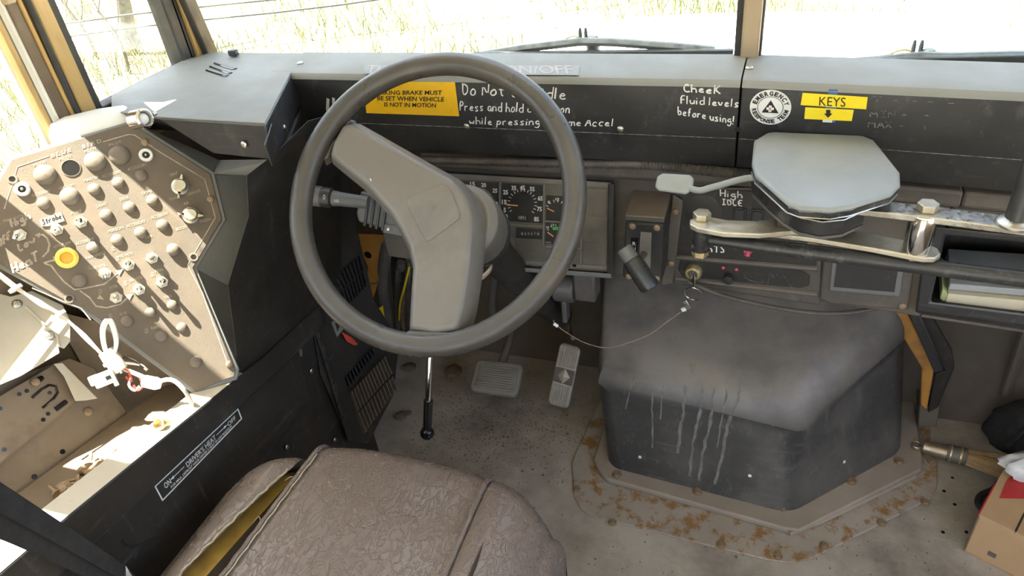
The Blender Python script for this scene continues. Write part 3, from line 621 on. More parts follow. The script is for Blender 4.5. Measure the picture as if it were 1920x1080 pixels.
hnd(dash, 'CheeK', FC, (1281,172), (1353,176), (1281,157)); hnd(dash, 'Fluid levels', FC, (1276,194), (1388,201), (1276,179), r=.001); hnd(dash, 'before using!', FC, (1271,214), (1378,233), (1271,199), r=.001)
hnd(dash, 'll', FC, (612,209), (634,206), (612,186), r=.0028)
for s, bl, br, tl in (('T.-.- -.-', (1637,190), (1795,198), (1637,180)), ('MIN - .-.', (1632,219), (1765,221), (1632,208)), ('MAX - . i', (1628,238), (1740,243), (1628,226))):
    hnd(dash, s, FR, bl, br, tl, 'faint_ink', .0007)
hnd(dash, 'rr', LIP, (1110,267), (1120,267), (1110,262), 'faint_ink', .0006)
lb = part('raised_label', MB().loft([[TOPP.w(*p, o) for p in ((683,138),(1085,141),(1087,123),(683,121))] for o in (.0001,.0003)]), 'dash_grey', dash, label='grey label strip reading turn ignition on/off')
text(lb, 'lettering', 'TURN IGNITION ON/OFF', TOPP, (688,137), (1080,139), (690,123), 'pale_lilac', .0006, 0.005, .15)
# round emergency sticker
c = FR.w(1444.5,201); ru = FR.w(1481.5,203)-c; rv = FR.w(1444,166)-c
rr = (ru.length+rv.length)/2; ua = ru.normalized(); va = FR.n.cross(ua)
em = part('response_team_sticker', MB().prism([(rr*math.cos(2*math.pi*i/40), rr*math.sin(2*math.pi*i/40)) for i in range(40)], (c, ua, va, FR.n), .0002, .0010), 'sticker_white', dash, label='round white sticker reading emergency response team around a black triangle')
for i in (1,):
    part('inner_ring', MB().loft([[c+(ua*math.cos(t)+va*math.sin(t))*rr*k+FR.n*.0013 for t in [2*math.pi*j/40 for j in range(40)]] for k in (.60,.63)], cap=False), 'black_ink', em)
def arc_text(s, a0, a1, rad, h, flip):
    for i, ch in enumerate(s):
        if ch == ' ': continue
        a = R(a0+(a1-a0)*i/(len(s)-1)); d = ua*math.cos(a)+va*math.sin(a); tdir = (ua*math.sin(a)-va*math.cos(a))
        if flip: tdir = -tdir; up = -d
        else: up = d
        text_uv(em, 'lettering', ch, c+d*rad, tdir, up, FR.n, h*(.35 if ch == 'I' else .74), h, 'black_ink', .0014, .05)
arc_text('EMERGENCY', 160, 20, rr*.80, rr*.25, False); arc_text('RESPONSE TEAM', 193, 347, rr*.80, rr*.235, True)
part('triangle', MB().prism([(-.40*rr,-.30*rr),(.42*rr,-.30*rr),(.0,.42*rr)], (c, ua, va, FR.n), .0011, .0014), 'black_ink', em)
part('cross', MB().box(c+FR.n*.0018-va*.05*rr, (.14*rr,.36*rr,.0006), (c, ua, va, FR.n)).box(c+FR.n*.0018-va*.05*rr, (.36*rr,.14*rr,.0006), (c, ua, va, FR.n)), 'sticker_white', em)
part('red_letter', MB().box(c+FR.n*.0023-va*.05*rr, (.035*rr,.16*rr,.0004), (c, ua, va, FR.n)), 'red_ink', em)
# KEYS tape labels
tp = part('blue_tag', MB().loft([[FR.w(*p, o) for p in ((1554,168),(1571,168),(1566,230),(1542,229))] for o in (.0001,.0006)]), 'sticker_blue', dash, label='blue and white tag under the yellow tape')
part('tag_edge', MB().loft([[FR.w(*p, o) for p in ((1543,224),(1561,225),(1560,230),(1542,229))] for o in (.0004,.0009)]), 'sticker_white', tp)
ky = part('keys_label', MB().loft([[FR.w(*p, o) for p in ((1505,174),(1627,182),(1624,205),(1501,197))] for o in (.0007,.0014)]), 'tape_yellow', dash, label='yellow tape label reading KEYS')
tx(ky, 'KEYS', FR, (1536,197), (1585,199), (1537,180), off=.0019, bold=.0)
ar = part('arrow_label', MB().loft([[FR.w(*p, o) for p in ((1510,201),(1601,206),(1597,227),(1508,223))] for o in (.0003,.0011)]), 'tape_yellow', dash, label='yellow tape label with a black down arrow')
part('arrow', MB().loft([[FR.w(*p, o) for p in ((1549,206),(1557,206),(1557,213),(1561,213),(1552.5,221),(1545,213),(1549,213))] for o in (.0012,.0016)]), 'black_ink', ar)

# corrugated conduit under the dash lip
cd = MB()
P = smooth([on(780,293,y=1.10), on(900,296,y=1.10), on(1060,300,y=1.10), on(1200,302,y=1.09), on(1320,313,y=1.08), on(1410,322,y=1.06), on(1470,330,y=1.06)], 40)
rs = [.0068 if i % 2 else .0095 for i in range(len(P))]
cd.tube([p+V((0,0,-.006)) for p in P], rs, 8)
solo('corrugated_conduit', cd, 'conduit_plastic', 'black corrugated wiring conduit running under the dashboard lip', 'conduit', base=P[0], ang=80)

# ================================================================== LOWER DASH
YF = 1.125
ld = thing('lower_dash', 'dusty brown-black lower dash carrying gauges, shifter and pockets', 'lower dash', (.1,1.3,.55))
sec = [(1.165,.842),(1.10,.835),(1.098,.812),(1.112,.803),(1.135,.797),(1.145,.79),(1.145,.575),(1.165,.565)]
sec2 = sec + [(1.19,.565),(1.19,.842)]
XT = .385       # the map tray opening starts here
part('shell', MB().loft([[V((x, y+kk(x), z)) for y, z in sec2] for x in (-.50, .07, XT)]), 'lower_dash', ld, bevel=.004)
sect = sec[:6] + [(1.145,.742),(1.19,.742),(1.19,.842)]; secb = [(1.145,.580),(1.145,.575),(1.165,.565),(1.19,.565),(1.19,.580)]
part('shell_top_rail', MB().loft([[V((x, y+kk(x), z)) for y, z in sect] for x in (XT+.001, .664)]), 'lower_dash', ld, bevel=.004)
part('shell_end', MB().loft([[V((x, y+kk(x), z)) for y, z in sec2] for x in (.665, 1.08)]), 'lower_dash', ld, bevel=.004)
part('shell_bottom_rail', MB().loft([[V((x, y+kk(x), z)) for y, z in secb] for x in (XT+.001, .664)]), 'lower_dash', ld)
LFc = PL((0,1.145,.7), (0,-1,0), (1,0,0))                  # instrument plane
LFr = PL((.07,1.145,.7), (-.085,-1,0), (1,-.085,0))
def quadprism(pl, pxs, o0, o1): return MB().loft([[pl.w(*p, o) for p in pxs] for o in (o0, o1)])
# --- instrument cluster
icl = thing('instrument_cluster', 'dusty instrument cluster behind the steering wheel rim', 'gauges', LFc.w(1000,500))
BZ = LFc.shift(.014)
outl = [(800,322),(1148,342),(1146,512),(962,498),(957,455),(948,440),(935,431),(800,428)]
part('housing', MB().loft([[LFc.w(*p, .001) for p in outl], [LFc.w(*p, .013) for p in outl]]), 'bezel_dusty', icl, bevel=.002)
inl = [(806,332),(1140,352),(1138,500),(970,488),(965,455),(956,434),(940,423),(806,420)]
part('lens_plate', MB().loft([[LFc.w(*p, .0131) for p in inl], [LFc.w(*p, .0142) for p in inl]]), 'cluster_lens', icl)
part('bottom_lip', quadprism(LFc, [(962,500),(1146,513),(1146,522),(962,508)], .001, .030), 'grey_plastic', icl, bevel=.002)
part('side_lip', quadprism(LFc, [(1140,344),(1152,345),(1150,520),(1138,519)], .001, .026), 'dial_black', icl, bevel=.002)
def gauge(name, q, lb): return part(name, MB().loft([[LFc.w(*p, .0143) for p in q], [LFc.w(*p, .0153) for p in q]]), 'dial_black', icl, label=lb, bevel=.0006)
GP = LFc.shift(.0155)
def ticks(par, cx, cy, r0, r1, a0, a1, n, mt='white_ink', w=.0006, sy=1.0):
    mb = MB()
    for i in range(n):
        a = R(a0+(a1-a0)*i/(n-1)); p = GP.w(cx+r0*math.cos(a), cy-r0*sy*math.sin(a)); q = GP.w(cx+r1*math.cos(a), cy-r1*sy*math.sin(a))
        d = (q-p); mb.box((p+q)/2, (d.length, w*2, .0003), (p, d.normalized(), GP.n.cross(d.normalized()), GP.n))
    return part('tick_marks', mb, mt, par)
def num(par, s, x, y, w, h, mt='white_ink'): return text(par, 'numeral', s, GP, (x-w/2, y+h/2), (x+w/2, y+h/2+.07*w), (x-w/2, y-h/2), mt, .0003, .03)
tach = gauge('tachometer', [(812,336),(935,342),(934,414),(812,410)], 'black tachometer dial with white numbers')
for s, x, y in (('15',886,344.5),('20',907,346.5),('25',928,357),('30',929,381.5),('35',926,404)): num(tach, s, x, y, 9, 8)
ticks(tach, 897, 381, 24, 29, -45, 150, 36, w=.0003); ticks(tach, 897, 381, 22, 29, -45, 150, 8)
spd = gauge('speedometer', [(941,343),(1018,348),(1017,419),(940,414)], 'black speedometer dial marked MPH')
for s, x, y in (('0',950,406),('5',946.5,393.5),('15',945.5,378.5),('25',948,360),('35',963.5,352),('45',979.5,351.5),('55',998,354),('65',1013,371.5),('75',1011.5,391.5),('85',1006,410.5)): num(spd, s, x, y, 4.5 if len(s) == 1 else 9, 8.5)
num(spd, 'MPH', 979, 408, 14, 7, 'dull_ink')
ticks(spd, 979, 382, 23, 28, -38, 212, 18)
def needle(par, a, b, w=.0011):
    p, q = GP.w(*a), GP.w(*b); d = (q-p)
    return part('needle', MB().box((p+q)/2+GP.n*.001, (d.length, w*2, .0006), (p, d.normalized(), GP.n.cross(d.normalized()), GP.n)), 'needle', par)
needle(spd, (950,383.5), (971,385)); needle(tach, (893,385), (875,395))
gq = gauge('fuel_gauge', [(1024,366),(1088,371),(1087,416),(1023,412)], 'small black upper gauge with orange needle')
needle(gq, (1026,390), (1039,396)); ticks(gq, 1043, 396, 17, 22, 35, 150, 6)
for s, x, y in (('F',1064,379),('1/2',1045,373),('E',1029.5,379)): num(gq, s, x, y, 4 if len(s) < 2 else 7, 5)
num(gq, 'H', 1064, 409, 5, 5)
gv = gauge('volt_gauge', [(1023,417),(1086,421),(1085,460),(1022,457)], 'small black voltmeter with a green arc')
needle(gv, (1027,435), (1038,443)); ticks(gv, 1043, 440, 16, 20, 35, 150, 5)
part('green_arc', MB().loft([[GP.w(1043+r*math.cos(R(a)), 441-r*math.sin(R(a)), .0004) for a in range(60, 122, 6)] for r in (10, 16)], cap=False, closed=False), 'green_paint', gv)
for s, x, y in (('10',1027,426),('13',1036.5,421.5),('16',1052,422.5)): num(gv, s, x, y, 5, 4.5)
num(gv, 'VOLTS', 1028, 454, 10, 3, 'dull_ink')
od = gauge('odometer', [(968,427),(1017,430),(1016,449),(967,446)], 'dusty odometer window')
for i, ch in enumerate('120671'): num(od, ch, 979+6*i, 438, 3.5, 5, 'dull_ink')
for nm, q in (('warning_light_panel', [(1096,352),(1138,355),(1138,402),(1095,399)]), ('warning_light_panel', [(1095,404),(1138,407),(1137,450),(1094,448)]), ('blank_window', [(1094,453),(1137,456),(1136,498),(1093,495)]), ('blank_window', [(1024,466),(1085,470),(1084,490),(1024,486)])):
    part(nm, MB().loft([[LFc.w(*p, .0143) for p in q], [LFc.w(*p, .0152) for p in q]]), 'cluster_lens', icl, bevel=.0008)
hw('hole', LFc.at(1077,497,.013), icl)
# divider ribs between the dials
for a, b in (((937.5,341),(936,416)),((1020.5,346),(1018.5,460)),((1091,352),(1089,498)),((808,415),(1020,424)),((1022,414.5),(1090,418.5)),((1022,462),(1090,466))):
    p, q = LFc.w(*a, .0155), LFc.w(*b, .0155); d = q-p; part('divider', MB().box((p+q)/2, (d.length, .0035, .003), (p, d.normalized(), LFc.n.cross(d.normalized()), LFc.n)), 'bezel_dusty', icl, bevel=.001)
# --- gear selector box
gs = thing('gear_selector', 'black gear selector box with round lever grip left of the keys', 'gear selector', LFc.w(1210,520))
gfr = [(1172,415),(1246,420),(1241,530),(1167,522)]
gt = [(1195,364),(1262,364)]
def gpts(o): return [LFc.w(*p, o) for p in gfr]
GB = LFc.shift(.075)
b0 = [GB.w(*p) for p in gfr]
back = [V((p.x, 1.146, p.z)) for p in b0]; back[0].z = back[1].z = b0[0].z+.010
part('box', MB().loft([back, [b0[0], b0[1], b0[2], b0[3]]]), 'black_panel', gs, bevel=.005)
part('top_cover', MB().loft([[V((p.x, 1.146, p.z+.012)) for p in (back[0], back[1])]+[V((back[1].x, 1.146, back[1].z+.001)), V((back[0].x, 1.146, back[0].z+.001))], [b0[0]+V((0,0,.012)), b0[1]+V((0,0,.012)), b0[1]+V((0,0,.001)), b0[0]+V((0,0,.001))]]), 'lower_dash', gs, bevel=.002)
part('mount_flange', MB().loft([[LFc.w(*p, o) for p in ((1262,364),(1281,376),(1262,532),(1240,535),(1247,470))] for o in (.001,.012)]), 'lower_dash', gs, bevel=.002)
for px in ((1266,397),(1258,494)): hw('screw_rusty', LFc.at(*px, .013), gs, 'screw')
part('bezel_plate', MB().loft([[GB.w(*p, o) for p in ((1174,418),(1244,422),(1239,526),(1169,519))] for o in (.0005,.004)]), 'dial_black', gs, bevel=.0015)
for px in ((1186,424),(1232,427),(1179,518),(1231,522)): hw('screw_rusty', GB.at(*px, .004), gs, 'screw')
part('lever_slot', MB().loft([[GB.w(*p, o) for p in ((1201,434),(1222,436),(1219,512),(1197,508))] for o in (.0042,.0055)]), 'bezel_dusty', gs, bevel=.001)
gi = part('gear_indicator', MB().loft([[GB.w(*p, o) for p in ((1183,446),(1197,447),(1194,482),(1181,480))] for o in (.0042,.006)]), 'gloss_black', gs)
for i, ch in enumerate('RND'): text(gi, 'letter', ch, GB, (1187.5-.6*i, 456.5+9.5*i), (1193.5-.6*i, 457+9.5*i), (1187.5-.6*i, 450+9.5*i), 'white_ink', .0064, 0)
Kb = GB.w(1208,476,.004); K0 = GB.w(1176,474,.075); K1 = GB.w(1221,541,.10)
part('lever', MB().tube([Kb, Kb.lerp(K0.lerp(K1,.35), .5), K0.lerp(K1,.35)], .006, 10), 'dark_metal', gs)
fr = frame_z(K0, K1-K0); Lk = (K1-K0).length
grip = part('grip', MB().lathe([(.010,.012),(.0150,.014),(.0165,.03),(.0165,Lk-.004),(.015,Lk)], fr, 24), 'black_plastic', gs, bevel=.0008)
part('grip_button', MB().lathe([(.0125,-.010),(.0135,-.008),(.0135,.013)], fr, 20), 'grey_plastic', grip, bevel=.001)
side = fr[1]
for a in (R(200),): part('grip_seam', MB().tube([K0+(fr[1]*math.cos(a)+fr[2]*math.sin(a))*.0168+fr[3]*h for h in (.016, Lk-.004)], .0012, 5), 'gloss_black', grip)
# --- switch panel with ignition
sp = thing('switch_panel', 'scratched black switch panel with ignition lock, right of the gear selector', 'switch panel', LFr.w(1400,540))
SPL = LFr.shift(.012)
part('plate', MB().loft([[LFr.w(*p, o) for p in ((1262,350),(1430,352),(1500,400),(1542,470),(1538,572),(1262,532))] for o in (.001,.012)]), 'lower_dash', sp, bevel=.003)
part('upper_face', MB().loft([[SPL.w(*p, o) for p in ((1274,356),(1426,358),(1494,404),(1532,476),(1531,498),(1268,478))] for o in (.0003,.002)]), 'black_panel', sp, bevel=.001)
part('lower_recess', MB().loft([[SPL.w(*p, o) for p in ((1276,488),(1290,484),(1505,508),(1519,516),(1517,535),(1500,540),(1280,518),(1271,505))] for o in (.0003,.002)]), 'black_panel', sp, bevel=.001)
for a, b in (((1270,482),(1532,504)), ((1268,522),(1532,552))):
    part('ridge', MB().tube([SPL.w(*a, .001), SPL.w((a[0]+b[0])/2, (a[1]+b[1])/2, .001), SPL.w(*b, .001)], .005, 8), 'lower_dash', sp)
part('round_recess', MB().lathe([(.034,.0),(.034,.0018),(.031,.0024)], SPL.at(1318,396), 32), 'black_panel', sp)
for x in (1387, 1420):
    o = part('rocker_frame', MB().prism(rrect(.022,.036,.004), SPL.at(x, 405+(x-1387)*.1), .002, .0045), 'black_plastic', sp, bevel=.001)
    part('rocker', MB().prism(rrect(.017,.030,.003), SPL.at(x, 405+(x-1387)*.1), .0045, .007), 'dial_black', o, bevel=.0015)
    part('rocker_print', MB().prism(rrect(.009,.003,.001), SPL.at(x+1, 413+(x-1387)*.1), .0071, .0073), 'dull_ink', o)
SPT = SPL.shift(.0022)
hnd(sp, 'High', SPT, (1350,368), (1395,372), (1350,355), r=.0011); hnd(sp, 'IDLE', SPT, (1353,383), (1394,386), (1353,373), r=.0011)
hnd(sp, 'LighTS', SPT, (1296,470), (1362,474), (1296,458), r=.0012); hnd(sp, '\u2192', SPT, (1362,468), (1387,469), (1362,455), r=.0014); hnd(sp, 'nm', SPT, (1332,455), (1352,456), (1332,449), r=.001)
tp_ = part('print_block', MB().loft([[SPT.w(*p, o) for p in ((1432,434),(1442,441),(1432,441))] for o in (0,.0003)]), 'white_ink', sp)
text(sp, 'lettering', 'DRIVER SWITCHES', SPT, (1448,441), (1484,444), (1449,436), 'dull_ink', .0004, 0)
kn = part('warning_knob', MB().lathe([(.008,0),(.008,.006),(.006,.008)], SPT.at(1403,468), 12), 'steel', sp)
part('pink_lever', MB().tube([SPT.w(1405,461,.006), SPT.w(1402,474,.014), SPT.w(1401,480,.016)], [.003,.0045,.005], 8).tube([SPT.w(1398,471,.010), SPT.w(1411,469,.010)], .0035, 8), 'pink_lens', kn, label='pink toggle lever')
ig = part('ignition_lock', MB().lathe([(.016,0),(.0165,.006),(.013,.012),(.009,.0125),(.008,.010),(.004,.010)], SPT.at(1301,508), 24), 'brass_zinc', sp, label='metal ignition lock')
part('key_barrel', MB().lathe([(.0085,.009),(.0085,.0115),(.0055,.012)], SPT.at(1301,509), 18), 'dark_metal', ig)
kn2 = part('small_knob', MB().lathe([(.010,0),(.010,.005),(.0085,.012),(.004,.0125)], SPT.at(1367,520), 16), 'black_plastic', sp)
for px in ((1356,502),(1381,505)): part('indicator_lens', MB().lathe([(.0032,0),(.0032,.0012),(.002,.002)], SPT.at(*px), 10), 'pink_lens', sp)
for px in ((1460,468),): part('paint_chip', MB().lathe([(.0014,0),(.0014,.0006)], SPT.at(*px), 8), 'white_ink', sp)
def scr(pts, r=.0006): return part('scratch', MB().tube([SPT.w(*p, .0002) for p in pts], r, 4, flat=.5), 'faint_ink', sp)
for pts in (((1394,512),(1398,519)),((1399,511),(1402,520)),((1405,512),(1408,521)),((1443,511),(1439,535)),((1443,512),(1452,521),(1455,513),(1461,523)),((1468,514),(1483,538)),((1395,520),(1420,531)),((1405,526),(1436,531))): scr(pts)
# --- blank pocket cover
pk = thing('pocket_cover', 'blank grey pocket cover between switch panel and map tray', 'cover', LFr.w(1620,570))
part('frame', MB().loft([[LFr.w(*p, o) for p in ((1545,470),(1716,484),(1703,581),(1560,571),(1535,560))] for o in (.002,.016)]), 'lower_dash', pk, bevel=.004)
part('door', MB().loft([[LFr.w(*p, o) for p in ((1562,474),(1697,486),(1687,556),(1555,545))] for o in (.016,.019)]), 'grey_plastic', pk, bevel=.002)
part('recess', MB().loft([[LFr.w(*p, o) for p in ((1570,482),(1686,491),(1677,548),(1563,538))] for o in (.0192,.0200)]), 'dash_black', pk, bevel=.0006)
hw('screw_rusty', LFr.at(1692,574,.016), pk, 'screw')
# --- open map tray
mtY = thing('map_tray', 'open black map tray in the right end of the lower dash', 'tray', LFr.w(1860,600))
def lw(p, o): return LFr.w(*p, o)
ou = [(1738,424),(2110,462),(2090,634),(1716,586)]; inn = [(1773,440),(2080,470),(2062,606),(1745,566)]
fm = MB(); A = [lw(p, .002) for p in ou]; Bq = [lw(p, .024) for p in ou]; Cq = [lw(p, .024) for p in inn]; Dq = [lw(p, -.16) for p in inn]
fm.loft([A, Bq, Cq, [lw(p, .010) for p in inn]], cap=False)
part('frame', fm, 'dash_black', mtY, bevel=.004)
Cn = [lw(p, .012) for p in inn]
dd = LFr.n*-.17
cav = MB(); cav.loft([Cn, [p+dd for p in Cn]], cap=False); cav.f.append((4,5,6,7)); 
part('cavity', cav, 'black_panel', mtY, recalc=False)
# ================================================================== STEERING WHEEL
Wc = V((-.346,.837,.890)); az, el = R(6.4), R(42.9)
Wn = V((math.sin(az)*math.cos(el), -math.cos(az)*math.cos(el), math.sin(el)))
Wu = V((math.cos(az), math.sin(az), 0)); Wv = Wn.cross(Wu)
WP = PL(Wc, Wn, Wu)
sw = thing('steering_wheel', 'large dusty grey two-spoke steering wheel', 'steering wheel', Wc)
RR, rt = .2125, .0172
part('rim', MB().tube([Wc+(Wu*math.cos(t)+Wv*math.sin(t))*RR for t in [2*math.pi*i/96 for i in range(96)]], rt, 20, closed=True), 'wheel_rim', sw, ang=80)
def wpoly(pxs, off=0): return [WP.uv(*p) for p in pxs]
def wloft(name, pxs, levels, mt, parent, bevel=.006, seg=3, label=None):
    poly = [WP.uv(*p, levels[-1][0]) for p in pxs]; k = len(poly); cx = sum(p[0] for p in poly)/k; cy = sum(p[1] for p in poly)/k
    rings = []
    for n, inset in levels:
        ring_ = []
        for i in range(k):
            a, b, c = V(poly[i-1]), V(poly[i]), V(poly[(i+1) % k])
            e1 = (b-a).normalized(); e2 = (c-b).normalized(); n1 = V((-e1.y, e1.x)); n2 = V((-e2.y, e2.x)); d = n1+n2
            d = d/(max(.4, d.length_squared)/2) if d.length > 1e-6 else n1
            q = b+d*inset*SG; ring_.append(WP.o+WP.u*q.x+WP.v*q.y+WP.n*n)
        rings.append(ring_)
    return part(name, MB().loft(rings), mt, parent, bevel=bevel, seg=seg, label=label)
SG = -1      # pixel outlines below run clockwise
padpx = [(650,221),(664,222),(700,243),(800,300),(848,326),(868,345),(884,370),(893,400),(893,440),(888,500),(876,580),(866,626),(812,632),(757,622),(760,560),(764,500),(757,466),(742,434),(722,402),(680,355),(612,304),(609,292),(616,262),(634,230)]
padpx = [(612,300),(609,288),(616,262),(634,230),(648,222),(664,223),(700,243),(800,300),(848,326),(868,345),(884,370),(893,400),(893,440),(888,500),(876,580),(862,626),(812,634),(757,624),(760,560),(764,500),(757,466),(742,434),(722,402),(680,355)]
pad = wloft('spoke_cover', padpx, [(-.040,-.002),(-.012,.0),(.010,.010)], 'wheel_pad', sw, .006, 4)
hpx = [(760,380),(764,369),(826,345),(838,347),(848,360),(862,398),(862,410),(806,452),(799,454),(795,448)]
hb = wloft('horn_button', hpx, [(.008,0),(.0118,.0008)], 'wheel_pad', pad, .001, 2)
b = WP.w(811,390,.0124); part('emblem', MB().box(b, (.004,.009,.0006), (b, WP.u, WP.v, WP.n)).box(b+WP.u*.002+WP.v*.003, (.006,.002,.0006), (b, WP.u, WP.v, WP.n)), 'dark_metal', hb)
# short rubber roots where the spokes run into the rim
def root(pxs, lv): return wloft('spoke_root', pxs, lv, 'wheel_rim', sw, .009, 4)
root([(738,640),(752,628),(756,612),(868,616),(872,630),(886,640),(870,656),(800,662),(750,652)], [(-.015,.003),(.010,.006)])
root([(600,312),(596,290),(612,240),(640,212),(662,216),(668,232),(640,250),(622,300)], [(-.020,.003),(-.004,.008)])
part('paint_fleck', MB().box(WP.w(695,337,.0108), (.004,.0015,.0005), (V(), (WP.u*.6-WP.v*.8), (WP.v*.6+WP.u*.8), WP.n)), 'white_ink', pad)
# ------------------------------------------------------------------ column
sc = thing('steering_column', 'grey steering column shroud with dusty black tube under the wheel', 'steering column', V((-.36,1.3,.35)))
ax = -Wn
c0 = Wc+V((.0,0,0))
def colfr(p): return frame_z(p, ax, Wu)
part('upper_shroud', MB().lathe([(.048,.030),(.060,.040),(.060,.085),(.056,.120),(.050,.135)], (c0+V((.030,0,-.022)), Wu, -Wv, ax), 28), 'wheel_pad', sc, bevel=.002)
part('collar', MB().lathe([(.058,.118),(.058,.132),(.042,.150)], (c0+V((.030,0,-.022)), Wu, -Wv, ax), 28), 'black_plastic', sc)
tubeA = c0+V((.022,0,.012))+ax*.13; tubeB = WP.o+ax*.13
e1 = on(905,452,y=1.02); e2 = on(962,512,y=1.13)
dirT = (e2-e1).normalized()
part('tube', MB().tube([e1-dirT*.07, e1, e2, e2+dirT*.25+V((0,.1,-.1))], [.038,.036,.034,.032], 20), 'black_panel', sc)
part('lock_housing', MB().lathe([(.017,-.03),(.020,-.025),(.020,.03),(.015,.035)], frame_z(on(885,480,y=1.0), V((.2,-.6,-.5))), 18), 'dark_metal', sc, bevel=.001)
for i in range(7):
    a = on(874+2*i, 498+1.5*i, y=.99+.004*i); 
    P = smooth([on(872, 480, y=.90), on(872+i, 508+2*i, y=.90), on(892+i*2, 526-i*1.5, y=.90), on(913+i, 514-2.2*i, y=.91), on(921-i, 496-i, y=.95), on(905, 470, y=1.03)], 5)
    part('wire', MB().tube(P, .0022, 6), ('cream_wire','dark_metal','cream_wire','red_wire','grey_plastic','black_plastic','cream_wire')[i], sc)
# stalk and its ribbed housing left of the hub
s0 = on(580,366,y=.90); s1 = on(690,380,y=.92); d = (s1-s0).normalized(); fr = frame_z(s0, d)
Ls = (s1-s0).length
stl = part('turn_signal_stalk', MB().lathe([(.0125,.040),(.0135,.043),(.012,.055),(.0105,Ls)], fr, 20), 'grey_plastic', sc)
part('stalk_knob', MB().lathe([(.015,-.012),(.017,-.008),(.0175,.022)], fr, 24), 'grey_plastic', stl, bevel=.001)
part('stalk_ring', MB().lathe([(.0165,.022),(.0165,.026),(.0175,.0265),(.0172,.038),(.0135,.041)], fr, 24), 'dial_black', stl)
PLs = PL(s0.lerp(s1,.5), V((.3,-.8,.5)))
def stk(fr0, h, a, w, hh): 
    p = fr0[0]+fr0[3]*h; vd = (CAM-p).normalized(); vd = (vd-fr0[3]*vd.dot(fr0[3])).normalized(); return p+vd*a, vd
for h, s in ((-.002,'\u2192'),):
    p, vd = stk(fr, .004, .0178, 0, 0); sd = vd.cross(fr[3])
    part('symbol', MB().box(p, (.008,.0016,.0006), (p, fr[3], sd, vd)).add([p+fr[3]*.007+vd*.0004, p+fr[3]*.002+sd*.004+vd*.0004, p+fr[3]*.002-sd*.004+vd*.0004], [(0,1,2)]), 'white_ink', stl)
p, vd = stk(fr, .032, .0176, 0, 0); text_uv(stl, 'symbol', '0', p, fr[3], vd.cross(fr[3]), vd, .004, .008, 'white_ink', .0003, 0)
p, vd = stk(fr, .052, .0125, 0, 0); text_uv(stl, 'symbol', 'mb', p-vd.cross(fr[3])*.003, fr[3], vd.cross(fr[3]), vd, .008, .006, 'white_ink', .0006, 0)
h0 = on(712,398,y=.95)
HB = PL(h0, (CAM-h0)+V((-.2,-.3,0)), V((1,.2,0)))
def hb_poly(pxs): return [HB.uv(*p) for p in pxs]
sh = part('switch_housing', MB().prism(hb_poly([(676,358),(735,375),(775,420),(768,442),(728,432),(672,416),(668,400)]), HB.frame(), -.06, .0), 'grey_plastic', sc, bevel=.004)
for i in range(4):
    x = 690+11*i
    part('rib', MB().prism(hb_poly([(x,370+4*i),(x+4,371+4*i),(x-3,424+3*i),(x-8,422+3*i)]), HB.frame(), .0, .006), 'dial_black', sh, bevel=.0008)
part('lower_bracket', MB().prism(hb_poly([(718,418),(770,428),(770,446),(718,436)]), HB.frame(), -.03, .004), 'grey_plastic', sc, bevel=.002)
hw('screw', HB.at(728,430,.004), sc, sc=.7)
# column support bracket and dash bracket visible below the stalk
part('support_plate', MB().loft([[on(*p, y=yv) for p in ((718,436),(775,440),(770,486),(728,480))] for yv in (1.10,1.104)]), 'dark_metal', sc, bevel=.002)

# ================================================================== ENGINE COVER
ec = thing('engine_cover', 'big black engine cover hump with dust on top, bolted to the floor', 'engine cover', (.15,1.3,0))
bm_ = MB()
Lb, Cb_, Rb = (-.172,1.137), (.240,1.103), (.478,1.345)
base_ = [Lb, Cb_, Rb, (.478,1.49), (-.23,1.49)]
topz = lambda y: .30+.50*(y-1.2)
tl_ = [(-.205,1.185), (.225,1.160), (.425,1.395), (.425,1.715), (-.300,1.715)]
tz = [.312, .285, .37, .55, .57]
r0 = [V((x, y, .02)) for x, y in base_]; r1 = [V((x, y, z)) for (x, y), z in zip(tl_, tz)]
me = bm_.loft([r0, r1]).mesh('shell', 'cover_black', V((.15,1.3,0)))
bm = bmesh.new(); bm.from_mesh(me); bm.edges.ensure_lookup_table()
def isedge(e, test): return all(test(v.co+V((.15,1.3,0))) for v in e.verts)
tops = [e for e in bm.edges if isedge(e, lambda c: c.z > .2 and c.y < 1.8) and not isedge(e, lambda c: c.y > 1.7)]
bmesh.ops.bevel(bm, geom=tops, offset=.075, segments=7, profile=.5, affect='EDGES', clamp_overlap=True)
verts_ = [e for e in bm.edges if abs((e.verts[0].co-e.verts[1].co).normalized().z) > .8 and all(v.co.y+1.3 < 1.5 for v in e.verts) and e.calc_length() > .08]
bmesh.ops.bevel(bm, geom=verts_, offset=.03, segments=4, profile=.5, affect='EDGES', clamp_overlap=True)
bmesh.ops.recalc_face_normals(bm, faces=bm.faces)
bm.to_mesh(me); bm.free(); me.polygons.foreach_set('use_smooth', [True]*len(me.polygons)); me.set_sharp_from_angle(angle=R(50))
o = D.objects.new('shell', me); COL.objects.link(o); o.parent = ec; BASE[o.name] = V((.15,1.3,0)); shell = o
Z0 = PL((0,0,.0), (0,0,1), (1,0,0))
